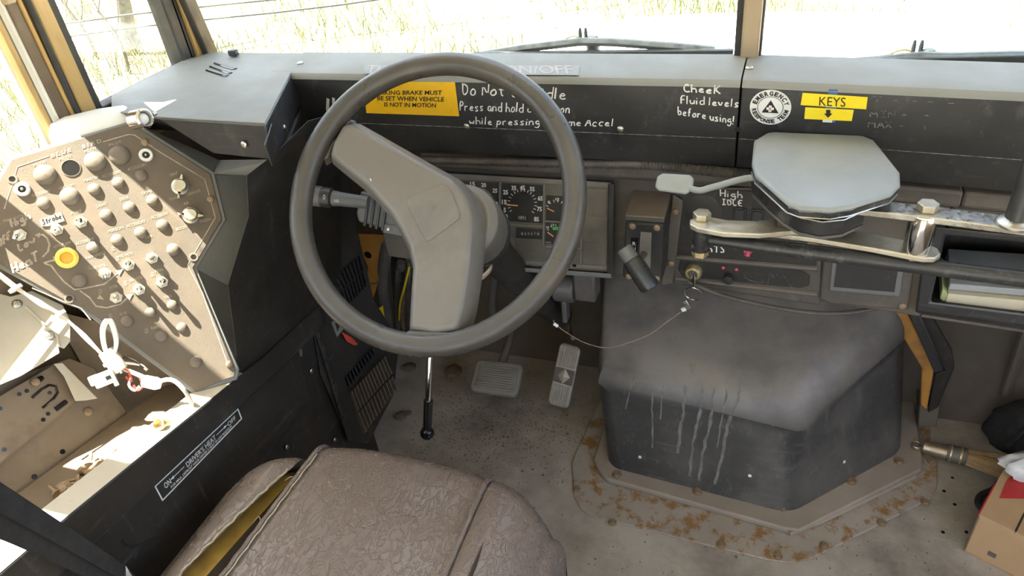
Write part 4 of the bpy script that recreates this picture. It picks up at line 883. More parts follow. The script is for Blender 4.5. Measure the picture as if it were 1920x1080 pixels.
# flange and rusty floor plate
fl = [(-.185,1.118),(-.165,1.10),(.235,1.062),(.262,1.066),(.515,1.30),(.52,1.33),(.52,1.56),(.44,1.56),(-.13,1.56),(-.21,1.56),(-.21,1.15)]
part('flange', MB().prism(fl, LOC, .005, .022), 'flange', ec, bevel=.004)
plt = [Z0.uv(*p)[:2] for p in ((1072,868),(1076,932),(1090,958),(1112,970),(1340,1028),(1440,1052),(1480,1058),(1520,1050),(1640,990),(1742,938),(1756,918),(1757,868),(1745,855))]
plt += [(.56,1.55),(-.23,1.55)]
part('floor_plate', MB().prism(plt, LOC, .0005, .005), 'rust_plate', ec, bevel=.002)
for px in ((1157,902),(1307,934),(1465,964),(1593,915),(1682,878),(1714,852)): hw('bolt', (Z0.w(*px)+V((0,0,.022)), *LOC[1:]), ec, sc=.9)
for px in ((1081,920),(1148,982),(1351,1024),(1458,1046),(1544,1026),(1652,983),(1734,945),(1745,868)): hw('bolt', (Z0.w(*px)+V((0,0,.005)), *LOC[1:]), ec, sc=.75)
part('corner_seal', MB().tube([V((.24,1.06,.012)), V((.3,1.105,.012)), V((.50,1.285,.012))], .007, 6), 'flange', ec)
# dried drip trails and chips on the front face
def on_shell(px, py):
    import mathutils
    d = ray(px, py); bvh = SHB; hit = bvh.ray_cast(CAM-V((.15,1.3,0)), d.normalized())
    return (hit[0]+V((.15,1.3,0)), hit[1]) if hit[0] else None
from mathutils.bvhtree import BVHTree
_b = bmesh.new(); _b.from_mesh(me); SHB = BVHTree.FromBMesh(_b); _b.free()
rnd = random.Random(5)
def on_shell_n(p): return None
drips = [((1284,722),(1283,760),(1276,800),(1271,860)),((1317,722),(1314,770),(1300,830),(1291,905)),((1338,724),(1334,780),(1318,850),(1308,912)),((1388,708),(1384,745),(1364,800),(1352,860),(1338,918)),((1222,720),(1224,790),(1222,850)),((1363,730),(1352,790),(1343,850)),((1244,722),(1238,800)),((1190,700),(1170,780))]
for i, dr in enumerate(drips):
    pts = []
    for a, b in zip(dr, dr[1:]):
        for k in range(6):
            t = k/6; h = on_shell(a[0]+(b[0]-a[0])*t+rnd.uniform(-1.6,1.6), a[1]+(b[1]-a[1])*t)
            if h: pts.append(h[0]+h[1]*.0004)
    if len(pts) > 3:
        w_ = .0036 if i < 4 else .0020; sd = V((1,0,0)); ws = [w_*rnd.uniform(.55,1.15)*(.6 if k == 0 else 1) for k in range(len(pts))]
        nn = [on_shell_n(p) for p in pts]
        part('drip_stain', MB().loft([[p+sd*w for p, w in zip(pts, ws)], [p-sd*w for p, w in zip(pts, ws)]], cap=False, closed=False), 'dried_drip', shell)
for px in ((1406,892),(1583,866),(1200,857)):
    h = on_shell(*px)
    if h: part('paint_chip', MB().lathe([(.004,-.001),(.004,.0006),(.002,.001)], frame_z(h[0], h[1]), 8), 'white_ink', shell)

# ================================================================== PEDALS AND LEVER
bp = thing('brake_pedal', 'wide ribbed brake pedal hanging left of the accelerator', 'pedal', on(930,705,z=.13))
c = [on(890,672,z=.15), on(977,682,z=.15), on(972,742,z=.115), on(883,732,z=.115)]
PB = plane3(c[0], c[1], c[3]); ctr = sum(c, V())/4
uu = (c[1]-c[0]).normalized(); vv = PB.n.cross(uu)
wB, hB = (c[1]-c[0]).length, (c[3]-c[0]).length*.98
frB = (ctr, uu, vv, PB.n)
pdb = part('pad', MB().prism(rrect(wB, hB, .016), frB, -.02, 0), 'pedal_rubber', bp, bevel=.005, seg=3)
for i in range(11):
    v = -hB/2+.012+i*(hB-.024)/10
    part('rib', MB().box(ctr+vv*v+PB.n*.001, (wB-.026, .0048, .005), frB), 'pedal_rubber', pdb, bevel=.0015)
part('arm', MB().tube(smooth([ctr+vv*.03-PB.n*.012, ctr+vv*.10+V((0,.05,.0)), on(924,590,y=1.42), on(928,520,y=1.40), on(932,470,y=1.42), V((-.52,1.735,.66))], 5), .0115, 10), 'dark_metal', bp)
ap = thing('accelerator_pedal', 'long ribbed metal accelerator pedal beside the engine cover', 'pedal', on(1055,760,z=.05))
c = [on(1050,645,z=.20), on(1090,650,z=.20), on(1066,768,z=.055), on(1025,757,z=.055)]
PA = plane3(c[0], c[1], c[3]); ctr = sum(c, V())/4; vv = ((c[0]+c[1])/2-(c[2]+c[3])/2); hA = vv.length; vv.normalize(); uu = vv.cross(PA.n); wA = ((c[1]-c[0]).length+(c[2]-c[3]).length)/2*.96
frA = (ctr, uu, vv, PA.n)
pda = part('pad', MB().prism(rrect(wA, hA, .012), frA, -.012, 0), 'alloy', ap, bevel=.003)
for sgn in (1, -1):
    for i in range(7):
        x = -wA/2+.009+i*(wA-.018)/6; part('rib', MB().box(ctr+uu*x+vv*(sgn*hA*.315)+PA.n*.001, (.0042, hA*.33, .006), frA), 'alloy', pda, bevel=.0015)
part('centre_band', MB().prism(rrect(wA-.006, hA*.24, .004), frA, .0002, .0022), 'dark_metal', pda, bevel=.0008)
r_ = .017
part('diamond_emblem', MB().add([ctr+PA.n*.008, ctr+uu*r_+PA.n*.002, ctr+vv*r_*1.25+PA.n*.002, ctr-uu*r_+PA.n*.002, ctr-vv*r_*1.25+PA.n*.002], [(0,1,2),(0,2,3),(0,3,4),(0,4,1),(1,4,3,2)]), 'alloy', pda, ang=10)
part('link', MB().tube(smooth([ctr+vv*.10-PA.n*.012, on(1068,625,y=1.42), on(1063,590,y=1.36), on(1062,570,y=1.32)], 5), .006, 8), 'dark_metal', ap)
hg = on(1085,548,y=1.27)
part('hinge_drum', MB().lathe([(.030,-.045),(.034,-.04),(.034,.0),(.030,.004)], (hg+V((-.01,0,.01)), V((0,1,0)), V((0,0,1)), V((1,0,0))), 24), 'dark_metal', ap, bevel=.002)
part('hinge_bracket', MB().box(hg+V((.02,.0,.035)), (.05,.05,.085)), 'dark_metal', ap, bevel=.006)
part('hinge_fork', MB().box(hg+V((-.022,.0,-.045)), (.010,.03,.05)).v and MB().box(hg+V((-.03,-.01,-.045)), (.012,.03,.06)), 'dark_metal', ap, bevel=.003)
# hand lever with ball end (parking brake / tilt) hanging under the wheel
hl = thing('hand_lever', 'chromed hand lever with a black ball knob below the steering wheel', 'lever', on(800,812,z=.40))
ta = on(806,672,y=.93); tb_ = on(801,812,y=.885)
part('rod', MB().tube([ta+(ta-tb_)*.6+V((0,.1,0)), ta, tb_], .0062, 12), 'chrome', hl)
part('sleeve', MB().tube([ta.lerp(tb_,.55), ta.lerp(tb_,.97)], [.0095,.0088], 14), 'gloss_black', hl)
bmball = MB().lathe([(.0145*math.sin(R(a)), -.0145*math.cos(R(a))) for a in range(0,181,15)], frame_z(tb_, (tb_-ta)), 20)
part('ball_knob', bmball, 'gloss_black', hl)

# ================================================================== DRIVER SEAT
st_ = thing('driver_seat', 'torn brown vinyl driver seat cushion with split left seam', 'seat', (-.40,.45,0))
sx, sw2 = -.398, .284
yfr = .722
def top_outline(t): pass
def cush(x, y):
    """cushion top height"""
    u = abs(x-sx)/sw2; e = max(0, (yfr-y))
    z = .505 - .05*max(0, u-.62)**2/.14 - .028*math.exp(-e/.035)
    return z
def frontY(x):
    u = (x-sx)/sw2
    return yfr - .030 - (.105*abs(u)**3.0 if x < sx else .075*abs(u)**3.4)
SL = lambda y: -.545-.06*(.67-y)*0 - .02*(.67-y)        # left seam x
SRr = lambda y: -.243+.02*(.67-y)                       # right seam x
def seat_piece(name, x0f, x1f, mt='vinyl', puff=.0, dz=0.0, nu=20, nv=36, sk=True):
    """a sewn panel between two seam lines, rolled down over the front"""
    mb = MB()
    def P(a, b):
        y = 0.05; 
        s = b
        xm = x0f(.4)+(x1f(.4)-x0f(.4))*a; fy = frontY(xm)
        if s < .72: y = .0+(fy-.035)*(s/.72); ang = 0
        else: y = fy-.035; ang = (s-.72)/.28
        x = x0f(y)+(x1f(y)-x0f(y))*a
        z = cush(x, y if s < .72 else fy-.035) + puff*math.sin(math.pi*min(1,max(0,a)))**.6 + dz
        if ang:
            th = ang*math.pi/2*1.15; rr_ = .035+.0
            if ang < .55: t = ang/.55*math.pi/2; y += rr_*math.sin(t); z -= rr_*(1-math.cos(t))
            else: y += rr_; z -= rr_+(ang-.55)/.45*.10
        return V((x, y, z))
    mb.grid(P, nu, nv)
    return part(name, mb, mt, st_, ang=60, recalc=False, label=None)
seat_piece('centre_panel', lambda y: SL(y)+.004, lambda y: SRr(y)-.003, puff=.004)
RBOL = seat_piece('right_bolster', lambda y: SRr(y)+.003, lambda y: sx+sw2-.015, puff=.010)
# left bolster, its seam split open towards the back
gap = lambda y: max(0, min(.062, (.665-y)*.24))
LBOL = seat_piece('left_bolster', lambda y: sx-sw2+.010, lambda y: SL(y)-.004-gap(y), puff=.010)
# side skirts, sewn to the outer edge of each bolster
def skirt(bol, sgn, nu=20, nv=36):
    me = bol.data; k = nv+1; i0 = (nu if sgn > 0 else 0)*k
    E_ = [me.vertices[i0+j].co+BASE[bol.name] for j in range(k)]
    lv = ((0,0),(.008,-.003),(.014,-.012),(.016,-.03),(.014,-.13))
    rings = [[V((p.x+sgn*a, p.y, max(.35, p.z+d))) for p in E_] for a, d in lv]
    part('side_skirt', MB().loft(rings, cap=False, closed=False), 'vinyl', st_, ang=75)
skirt(LBOL, -1); skirt(RBOL, 1)
# body, foam and piping
part('foam_core', MB().loft([[V((x, y, z)) for x, y in ((sx-sw2+.02,0),(sx-sw2+.02,.56),(sx-sw2+.09,.625),(sx+.1,.635),(sx+sw2-.09,.60),(sx+sw2-.02,.52),(sx+sw2-.02,0))] for z in (.36,.475)]), 'foam_yellow', st_, bevel=.015)
part('torn_lining', MB().loft([[V((SL(y)-.004-gap(y)*.62, y, .480)) for y in (.02,.2,.4,.5,.58)], [V((SL(y)-.004-gap(y)*.45, y, .494)) for y in (.02,.2,.4,.5,.58)], [V((SL(y)-.004-gap(y)*.25, y, .480)) for y in (.02,.2,.4,.5,.58)]], cap=False, closed=False), 'dark_lining', st_)
def edge_line(f, y0, y1, dz, n=40):
    return [V((f(y), y, cush(f(y), y)+dz+.0012*math.sin(y*190))) for y in [y0+(y1-y0)*i/n for i in range(n+1)]]
def over(f, dz):
    y1 = frontY(f(.6))-.037; P = edge_line(f, .01, y1, dz); z = P[-1].z
    for k in range(1, 7):
        t = k/6*math.pi/2; P.append(V((f(y1), y1+.037*math.sin(t), z-.037*(1-math.cos(t)))))
    return P
part('piping', MB().tube(over(lambda y: SL(y)+.003, .003), .0042, 8), 'vinyl', st_)
part('piping', MB().tube(over(lambda y: SRr(y)+.000, .003), .0042, 8), 'vinyl', st_)
part('torn_edge', MB().tube(edge_line(lambda y: SL(y)-.005-gap(y)+.0012*math.sin(y*310), .02, .60, .003, 90), .0017, 5), 'thread', st_)
part('stitching', MB().tube([p+V((.006,0,.0015)) for p in edge_line(lambda y: SL(y)+.003, .02, .64, .003, 60)], .0013, 5), 'thread', st_)
p = V((SL(.60)-.02, .585, .497)); part('loose_thread', MB().tube(smooth([p, p+V((.012,.006,.006)), p+V((.03,.002,.003))], 5), .0007, 4), 'thread', st_)
p = V((SL(.50)-.025, .50, .49)); part('loose_thread', MB().tube(smooth([p, p+V((.008,.012,.008)), p+V((.016,.004,.004)), p+V((.022,-.012,.004))], 5), .0007, 4), 'thread', st_)
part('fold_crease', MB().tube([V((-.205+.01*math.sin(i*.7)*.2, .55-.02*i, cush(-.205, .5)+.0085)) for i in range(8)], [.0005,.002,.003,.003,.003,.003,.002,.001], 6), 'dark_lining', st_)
part('seat_pan', MB().box((sx,.30,.345), (.46,.56,.03)), 'black_paint', st_, bevel=.006)
part('pedestal', MB().loft([[V((sx+a*w_, .28+b*w_*.9, z)) for a, b in ((-1,-1),(1,-1),(1,1),(-1,1))] for w_, z in ((.19,0),(.16,.33))]), 'black_paint', st_, bevel=.01)
# ================================================================== SIDE SWITCH CONSOLE
P0 = CAM + .86*(V((-.85,.8,.48))-CAM)
ph, ic = R(38.5), R(32)
PU = V((math.sin(ph), math.cos(ph), 0)); nh = V((math.cos(ph), -math.sin(ph), 0)); PN = nh*math.cos(ic)+V((0,0,math.sin(ic)))
PP = PL(P0, PN, PU)
sconsole = thing('side_switch_console', 'grey side console with angular brown switch plate left of the wheel', 'console', PP.w(440,700))
OUT = [(-22,372),(22,299),(238,233),(256,238),(394,326),(416,412),(362,502),(441,694),(439,706),(405,718),(368,734),(215,618),(150,572),(120,562),(-30,478)]
fp = part('faceplate', MB().loft([[PP.w(*p, o) for p in OUT] for o in (-.002, .0015)]), 'panel_face', sconsole, bevel=.0008)
# housing behind the plate
inn_ = [(-30,378),(18,293),(240,228),(260,233),(402,322),(424,412),(370,503),(449,692),(445,712),(405,724),(364,740),(210,626),(146,578),(116,568),(-36,484)]
bk = [PP.w(*p, -.002) for p in inn_]
part('rim_frame', MB().loft([bk, [p-PN*.022 for p in bk]]), 'console_grey', sconsole, bevel=.002)
# chamfered grey flank right of the plate (edge of plate -> outer edge further back)
edge = [(244,229),(264,236),(330,283),(398,326),(398,328),(420,411),(366,503),(447,696)]
outr = [(268,236),(292,247),(355,275),(410,300),(462,329),(466,405),(427,535),(446,684)]
A = [PP.w(*p, -.003) for p in edge]; Bf = [PP.w(*p, -.035) for p in outr]; Cf = [p-PN*.05 for p in Bf]
part('flank', MB().loft([A, Bf, Cf], cap=False, closed=False), 'console_grey', sconsole, ang=20)
# upper shelf joining the corner block
tp4 = [PP.w(410,300,-.035), V((-.617,.85,.936)), PP.w(462,329,-.035), PP.w(398,326,-.003)]
mbs = MB(); mbs.add(tp4, [(0,1,2,3)])
part('upper_shelf', mbs, 'console_grey', sconsole, ang=10)
# printed outline
PT = PP.shift(.0017)
def pline(pxs, r=.0009, mt='tan_ink', par=None): return part('printed_line', MB().tube([PT.w(*p) for p in pxs], r, 4, flat=.35, up=PN), mt, par or fp)
pline([(8,392),(28,330),(33,313),(92,293)]); pline([(193,266),(241,252),(252,253),(300,285),(384,336),(404,408),(352,497),(380,550),(430,690)]); pline([(170,600),(152,578),(120,566),(60,540)])
text(fp, 'lettering', 'B L U E', PT, (97,296), (134,284), (95,289), 'tan_ink', .0004, .02); text(fp, 'lettering', 'B I R D', PT, (155,279), (191,267), (153,272), 'tan_ink', .0004, .02)
def lab(s, x, y, w=24, mt='tan_ink', h=5): 
    return text(fp, 'lettering', s, PT, (x-w/2, y+w*.145+h/2), (x+w/2, y-w*.145+h/2), (x-w/2-h*.4, y+w*.145-h/2), mt, .0004, .0)
for s, x, y, w in (('PILOT',76,307,24),('PILOT',124,296,24),('PILOT',171,281,24),('PILOT',217,269,23),('ACCESSORY',258,313,36),('ACCESSORY',210,326,36),('MASTER',172,335,28),('VACUUM',125,350,28),('ACCESSORY',78,362,36),('HEAT',327,326,15),('DEFROST',364,361,26),('REAR',326,372,13),('AIR',350,381,10),('FRESH',386,413,20),('BOOST',342,427,22),('DOME',277,360,19),('DOOR',234,372,17),('LIGHT',192,384,20),('ACCESSORY',300,404,32),('ACCESSORY',256,419,36),('PERSON',218,430,28),('PORT',144,398,20),('MAIN HTR',27,409,38),('HTR PUMP',118,459,32),('ACCESSORY',160,452,34),('FAN',280,444,12),('FAN SPEED',180,479,36),('MID HTR',236,478,28),('FAN',299,507,14),('RR HTR',256,523,24),('FAN',316,556,12),('HTR',214,538,14),('MID HTR',186,500,26),('FAN',292,614,14),('AUX',232,588,14)): lab(s, x, y, w)
for x, y in ((220,484),(168,501),(235,530),(286,514),(212,466),(188,546),(275,620),(207,592)):
    lab('ON', x, y-2, 6, h=3.5); lab('OFF', x+1, y+3, 7, h=3.5)
# rivet-like plugs
def plug_mesh(r): return MB().lathe([(r,0),(r*.98,r*.14),(r*.82,r*.34),(r*.5,r*.46),(r*.02,r*.52)], LOC, 20).mesh('plug', 'plug')
pm = {r: plug_mesh(r) for r in (.0165,.0145,.0098,.0085)}
for x, y, r in ((85,328,.0165),(179,303,.0165),(224,291,.0165),(131,368,.0145),(82,381,.0098),(177,355,.0098),(222,343,.0098),(265,329,.0098),(199,403,.0098),(243,389,.0098),(286,376,.0098),(220,450,.0098),(264,436,.0098),(305,422,.0098),(175,464,.0098),(323,572,.0085),(282,586,.0085),(238,602,.0098),(341,614,.0085),(302,630,.0098),(367,678,.0098)):
    inst('plug', pm[r], fmat(PT.at(x, y)), fp)
for x, y in ((149,527),(325,468)):
    inst('plug', pm[.0098], fmat(PT.at(x, y, .004)), fp); part('plug_collar', MB().lathe([(.0104,0),(.0104,.005),(.009,.0055)], PT.at(x, y), 18), 'plug', fp)
part('open_hole', MB().lathe([(.0128,.0),(.0128,.0004)], PT.at(133,315), 24), 'gloss_black', fp); part('hole_edge', MB().lathe([(.0128,.0),(.0140,.0),(.0140,.0008),(.0128,.0009)], PT.at(133,315), 24, caps=False), 'plug', fp)
# recessed panel lamps (white ring sockets)
for x, y in ((42,355),(274,291)):
    s = part('lamp_socket', MB().lathe([(.0058,.001),(.0060,.004),(.0095,.0045),(.0112,.002),(.0112,0)], PT.at(x, y), 24), 'white_plastic', fp, bevel=.0005)
    part('lamp_bore', MB().lathe([(.0058,.0005),(.0058,.0012)], PT.at(x, y), 18), 'gloss_black', s); part('lamp_pin', MB().lathe([(.0022,.001),(.0022,.004),(.001,.005)], PT.at(x, y), 10), 'steel', s)
for x, y in ((272,267),(395,373),(430,683)): hw('screw_rusty', PT.at(x, y), fp, 'screw')
for x, y in ((23,336),(363,482),(130,560)):
    hw('hole', PT.at(x, y), fp); part('grommet', MB().lathe([(.0045,0),(.0045,.0012),(.0072,.0012),(.0075,0)], PT.at(x, y), 18, caps=False), 'plug', fp)
# toggle switches
def toggle(x, y, lean=(0,0), L=.016, ball=.0055, mt='chrome'):
    fr = PT.at(x, y); o = part('toggle_nut', MB().prism(hexagon(.0098), fr, 0, .004).lathe([(.0065,.003),(.0065,.009),(.005,.010)], fr, 14), 'zinc', fp)
    a = fr[0]+PN*.008; b = a+PN*L+PU*lean[0]*L+PP.v*lean[1]*L
    part('toggle_lever', MB().tube([a, a.lerp(b,.6), b, b+(b-a)*.15], [.0026,.0034,ball*.85,ball*.45], 12), mt, o); return o
toggle(38,441,(-.3,-.3),ball=.005); toggle(107,431,(.2,-.2)); toggle(152,417,(0,0)); toggle(197,513,(0,-.6),ball=.0042); toggle(241,497,(.1,.05)); toggle(285,484,(0,0),.008,.006,'plug'); toggle(304,529,(.1,0)); toggle(261,543,(.1,0)); toggle(218,558,(.1,-.1))
# rotary knobs with pointer wings
for x, y, a in ((338,350,60),(358,404,-25)):
    fr = PT.at(x, y)
    kb = part('rotary_knob', MB().lathe([(.014,0),(.014,.003),(.0105,.005),(.0105,.014),(.0085,.016),(.004,.0155)], fr, 20), 'zinc', fp)
    c_, s_ = math.cos(R(a)), math.sin(R(a))
    for sg in (1, -1):
        part('knob_wing', MB().prism([(sg*(.010*c_)-.003*s_*sg, sg*(.010*s_)+.003*c_*sg), (sg*.020*c_-.001*s_, sg*.020*s_+.001*c_), (sg*.019*c_+.0015*s_, sg*.019*s_-.0015*c_), (sg*(.010*c_)+.003*s_*sg, sg*(.010*s_)-.003*c_*sg)], fr, .001, .010), 'zinc', kb, bevel=.0006)
# orange pilot lamp
fr = PT.at(126,484)
pl_ = part('pilot_lamp_ring', MB().lathe([(.009,.001),(.0095,.006),(.013,.007),(.0165,.004),(.0165,0)], fr, 28), 'yellow_ring', fp, label='yellow ringed orange pilot lamp')
part('pilot_lens', MB().lathe([(.0095,.001),(.0092,.0035),(.006,.0045),(.001,.005)], fr, 20), 'orange_bulb', pl_)
# hand lettering on the plate
PH = PT
handwriting(fp, 'handwriting', 'High', PH, (22,427), (60,409), (18,412), 'tan_ink', .0016); handwriting(fp, 'handwriting', 'OFF', PH, (-2,464), (22,446), (-4,450), 'tan_ink', .0016)
handwriting(fp, 'handwriting', 'Low', PH, (35,472), (68,452), (32,458), 'tan_ink', .0015); handwriting(fp, 'handwriting', 'HeaT', PH, (24,512), (75,488), (20,494), 'tan_ink', .0016)
pline([(80,482),(90,472),(93,458),(88,446),(80,440),(68,441)], .0014); pline([(82,493),(104,487)], .0014); pline([(84,494),(96,498),(108,514),(120,528),(140,543),(160,540),(195,533),(216,516),(228,508)], .0012); pline([(150,545),(168,558),(180,574),(200,577),(226,570),(242,556)], .0012)
for tri in (((64,441),(75,436),(74,446)),((108,485),(99,480),(101,491)),((231,504),(216,508),(224,517)),((249,551),(234,553),(243,563)),((195,562),(182,560),(187,552))):
    part('printed_arrow', MB().loft([[PT.w(*p, o) for p in tri] for o in (.0003,.0008)]), 'tan_ink', fp)
tpe = part('strobe_tape', MB().loft([[PT.w(*p, o) for p in ((74,412),(114,398),(121,414),(90,424),(78,424))] for o in (.0004,.0016)]), 'paper', fp, label='torn paper tape hand-lettered Strobe')
handwriting(tpe, 'handwriting', 'Strobe', PT.shift(.0016), (80,422), (117,409), (78,411), 'black_ink', .0009)

# ------------------------------------------------------------------ black inner side panel under the corner block
QA, QB, QC = V((-.617,.85,.940)), PP.w(446,690,-.02), V((-.725,.93,.512))
Q = plane3(QA, QB, QC)
sp2 = thing('inner_side_panel', 'black sheet metal panel between side console and footwell', 'panel', QC)
pq = [(512,291),(578,226),(640,210),(640,600),(592,618),(562,650),(447,712),(446,684),(427,535),(466,405),(462,329)]
part('sheet', MB().loft([[Q.w(*p, o) for p in pq] for o in (-.004, 0)]), 'black_panel', sp2, bevel=.001)
for px in ((476,696),(551,652),(562,618)): hw('screw', Q.at(*px, .0005), sp2)
part('hinge_tab', MB().loft([[Q.w(*p, o) for p in ((530,660),(548,645),(566,650),(567,668),(545,670))] for o in (.001,.006)]), 'rust_bolt', sp2, bevel=.001)

# ================================================================== HEATER BOX
XH = -.72
hb = thing('heater_box', 'black driver heater box along the left wall with a white-bordered label', 'heater box', (-.85,.5,0))
HX = PL((XH,0,0), (1,0,0), (0,1,0))
def hx(px, o=0): return HX.w(*px, o)
t0, t1 = V((XH,.02,.66)), hx((447,706)); s0_, s1_ = V((XH,.02,.585)), hx((566,648))
top_l = [(.02,.665),(.349,.622),(.729,.560),(.80,.545)]; seam = [(.02,.592),(.365,.550),(.904,.485),(.985,.476)]
KS = (XH-.12)/(-.75-.12)
top_l = [(y*KS, 1.38-(1.38-z)*KS) for y, z in top_l]; seam = [(y*KS, 1.38-(1.38-z)*KS) for y, z in seam]
upp = [(y, z) for y, z in top_l]+[(.955,.56),(.955,.508)]+[(y, z) for y, z in reversed(seam[:3])]
part('upper_strip', MB().prism(upp, (V((XH,0,0)), V((0,1,0)), V((0,0,1)), V((1,0,0))), -.003, .010), 'black_panel', hb, bevel=.002)
e1 = HX.uv(583,748); e2 = HX.uv(515,838)
low = [(y, z-.009) for y, z in seam[:3]]+[(e1[0], e1[1]), (e2[0], e2[1]), (e2[0]-.02, .005), (.02,.005)]
lp = part('access_door', MB().prism(low, (V((XH,0,0)), V((0,1,0)), V((0,0,1)), V((1,0,0))), -.012, -.002), 'black_panel', hb, bevel=.002)
lw_ = part('body_side', MB().prism([(.0,.0),(1.03,.0),(1.03,.20),(.955,.50),(.0,.61)], (V((XH,0,0)), V((0,1,0)), V((0,0,1)), V((1,0,0))), -.03, -.013), 'black_panel', hb)
for px in ((584,695),(628,824),(538,838)): hw('screw', HX.at(*px, -.010), hb)
HL = HX.shift(-.0018)
# label
q = [(291,912),(446,767),(453,785),(305,938)]
lbp = part('heat_label', MB().loft([[HL.w(*p, o) for p in q] for o in (0,.0008)]), 'black_plastic', hb, label="black label in a white border reading ON driver's heat OFF")
def inset(q, k): 
    c = (sum(p[0] for p in q)/4, sum(p[1] for p in q)/4); return q
fq = [HL.w(*p, .001) for p in q]; cc = sum(fq, V())/4
bw = MB()
for i in range(4):
    a, b = fq[i], fq[(i+1) % 4]; d_ = (b-a); bw.box((a+b)/2, (d_.length+.002, .0022, .0004), (a, d_.normalized(), V((1,0,0)).cross(d_.normalized()), V((1,0,0))))
part('label_border', bw, 'sticker_white', lbp)
def hl(s, bl, br, tl, mt='sticker_white', b=.01): return text(lbp, 'lettering', s, HL, bl, br, tl, mt, .0013, b)
def along(a, h0, h1):     # point on the label: a along, h across (0 bottom .. 1 top)
    f = lambda A, B, t: (A[0]+(B[0]-A[0])*t, A[1]+(B[1]-A[1])*t)
    return f(f(q[3], q[2], a), f(q[0], q[1], a), h0)
def lt(s, a0, a1, h0, h1): hl(s, along(a0, h0, 0), along(a1, h0, 0), along(a0, h1, 0))
lt('ON', .07, .145, .42, .78); lt("DRIVER'S HEAT", .34, .70, .42, .78); lt('OFF', .85, .945, .42, .78); lt('FOR MAX. DEFROST HAVE DRIVER S HEAT IN OFF POSITION', .12, .88, .16, .32)
for a0, a1, hd in ((.165,.32,0),(.72,.835,1)):
    p_, r_2 = HL.w(*along(a0,.60,0), .0014), HL.w(*along(a1,.60,0), .0014); d_ = (r_2-p_); dn = d_.normalized(); sd = V((1,0,0)).cross(dn)
    mb = MB().box((p_+r_2)/2, (d_.length, .0012, .0003), (p_, dn, sd, V((1,0,0)))); tip = r_2+dn*.004 if hd else p_-dn*.004; s_ = -1 if hd else 1
    mb.add([tip, tip+dn*s_*.009+sd*.0028, tip+dn*s_*.009-sd*.0028], [(0,1,2)]); part('printed_arrow', mb, 'sticker_white', lbp)
part('pressed_handle', MB().tube([HX.w(*p, -.002) for p in ((228,1012),(236,1024),(252,1024),(280,1012),(302,1000))], .0022, 6), 'black_paint', lp)
# ledge on top of the box and the trough behind it
ZL = .60
def ltop(y):       # height of the ledge edge
    for (a, b), (c_, d_) in zip(top_l, top_l[1:]):
        if a <= y <= c_: return b+(d_-b)*(y-a)/(c_-a)
    return top_l[-1][1]
ys = [.02,.2,.33,.43,.53,.62,.68,.715]
part('ledge', MB().loft([[V((XH+.009, y, ltop(y)+.001)) for y in ys], [V((XH-.034, y, ltop(y)+.003)) for y in ys], [V((XH-.040, y, ltop(y)-.004)) for y in ys], [V((XH-.046, y, ltop(y)-.047)) for y in ys]], cap=False, closed=False), 'cream_metal', hb, ang=25)
part('trough_floor', MB().loft([[V((XH-.044, y, ltop(y)-.046)) for y in ys], [V((XH-.16, y, ltop(y)-.044)) for y in ys]], cap=False, closed=False), 'tray_metal', hb)
part('end_plate', MB().loft([[V((x, y, z)) for x, y, z in ((XH-.002,.76,.58),(XH-.27,.64,.58),(XH-.27,.64,.74),(XH-.002,.76,.572))] , [V((x, y+.003, z)) for x, y, z in ((XH-.002,.76,.52),(XH-.27,.64,.48),(XH-.27,.64,.48),(XH-.002,.76,.52))]]), 'tray_metal', hb)
# rear slanted panel with bolt holes
RPn = plane3((XH-.15,.1,.595), (XH-.15,.6,.525), (XH-.235,.3,.72))
rp_ = [(-120,960),(-60,800),(0,716),(130,672),(176,690),(236,770),(238,800),(205,845),(100,920),(60,960),(-60,1040)]
RP = part('slanted_panel', MB().loft([[RPn.w(*p, o) for p in rp_] for o in (-.004,0)]), 'tray_metal', hb, bevel=.001)
for px in ((64,894),(117,847),(5,943)): hw('hole', RPn.at(*px), RP)
for px in ((46,814),(165,772)): hw('screw_rusty', RPn.at(*px, .0), RP, 'screw', 1.3)
part('panel_step', MB().loft([[RPn.w(*p, o) for p in ((-60,930),(0,872),(141,757),(136,748),(0,850),(-60,905))] for o in (0,.008)]), 'tray_metal', RP, bevel=.002)
# ------------------------------------------------------------------ loose bracket, cover plate, harness, lamp socket on the heater box
BKn = RPn.shift(.02)
bk_ = thing('metal_bracket', 'slotted brown steel bracket with a bright bent flange in the tray', 'bracket', BKn.w(90,780))
bo = [(-30,782),(0,742),(100,684),(120,690),(141,752),(70,812),(0,868),(-40,900)]
BK = part('plate', MB().loft([[BKn.w(*p, o) for p in bo] for o in (-.003,0)]), 'tray_metal', bk_, bevel=.001)
fl_ = [(100,682),(117,680),(183,747),(160,751),(141,752),(120,706)]
part('flange', MB().loft([[BKn.w(*p, o) for p in fl_] for o in (.012,.015)]), 'cream_metal', bk_, bevel=.001)
part('flange_wall', MB().loft([[BKn.w(100,683,0), BKn.w(120,706,0), BKn.w(141,752,0)], [BKn.w(100,683,.013), BKn.w(120,706,.013), BKn.w(141,752,.013)]], cap=False, closed=False), 'cream_metal', bk_)
for pts in (((60,746),(78,730),(92,722),(104,724),(108,736),(100,748),(80,765)),((104,768),(124,753))):
    part('slot', MB().tube([BKn.w(*p, .0005) for p in pts], .0022 if len(pts) > 3 else .004, 6), 'gloss_black', BK)
part('keyhole', MB().tube([BKn.w(64,717,.0003), BKn.w(80,708,.0003)], [.006,.0038], 8), 'gloss_black', BK)
for px in ((93,737),(50,733),(36,739),(90,776),(81,787),(8,843),(0,766)): hw('hole', BKn.at(*px), BK, sc=.8)
hw('screw_rusty', BKn.at(66,716,.003), BK, 'screw', 1.1); 
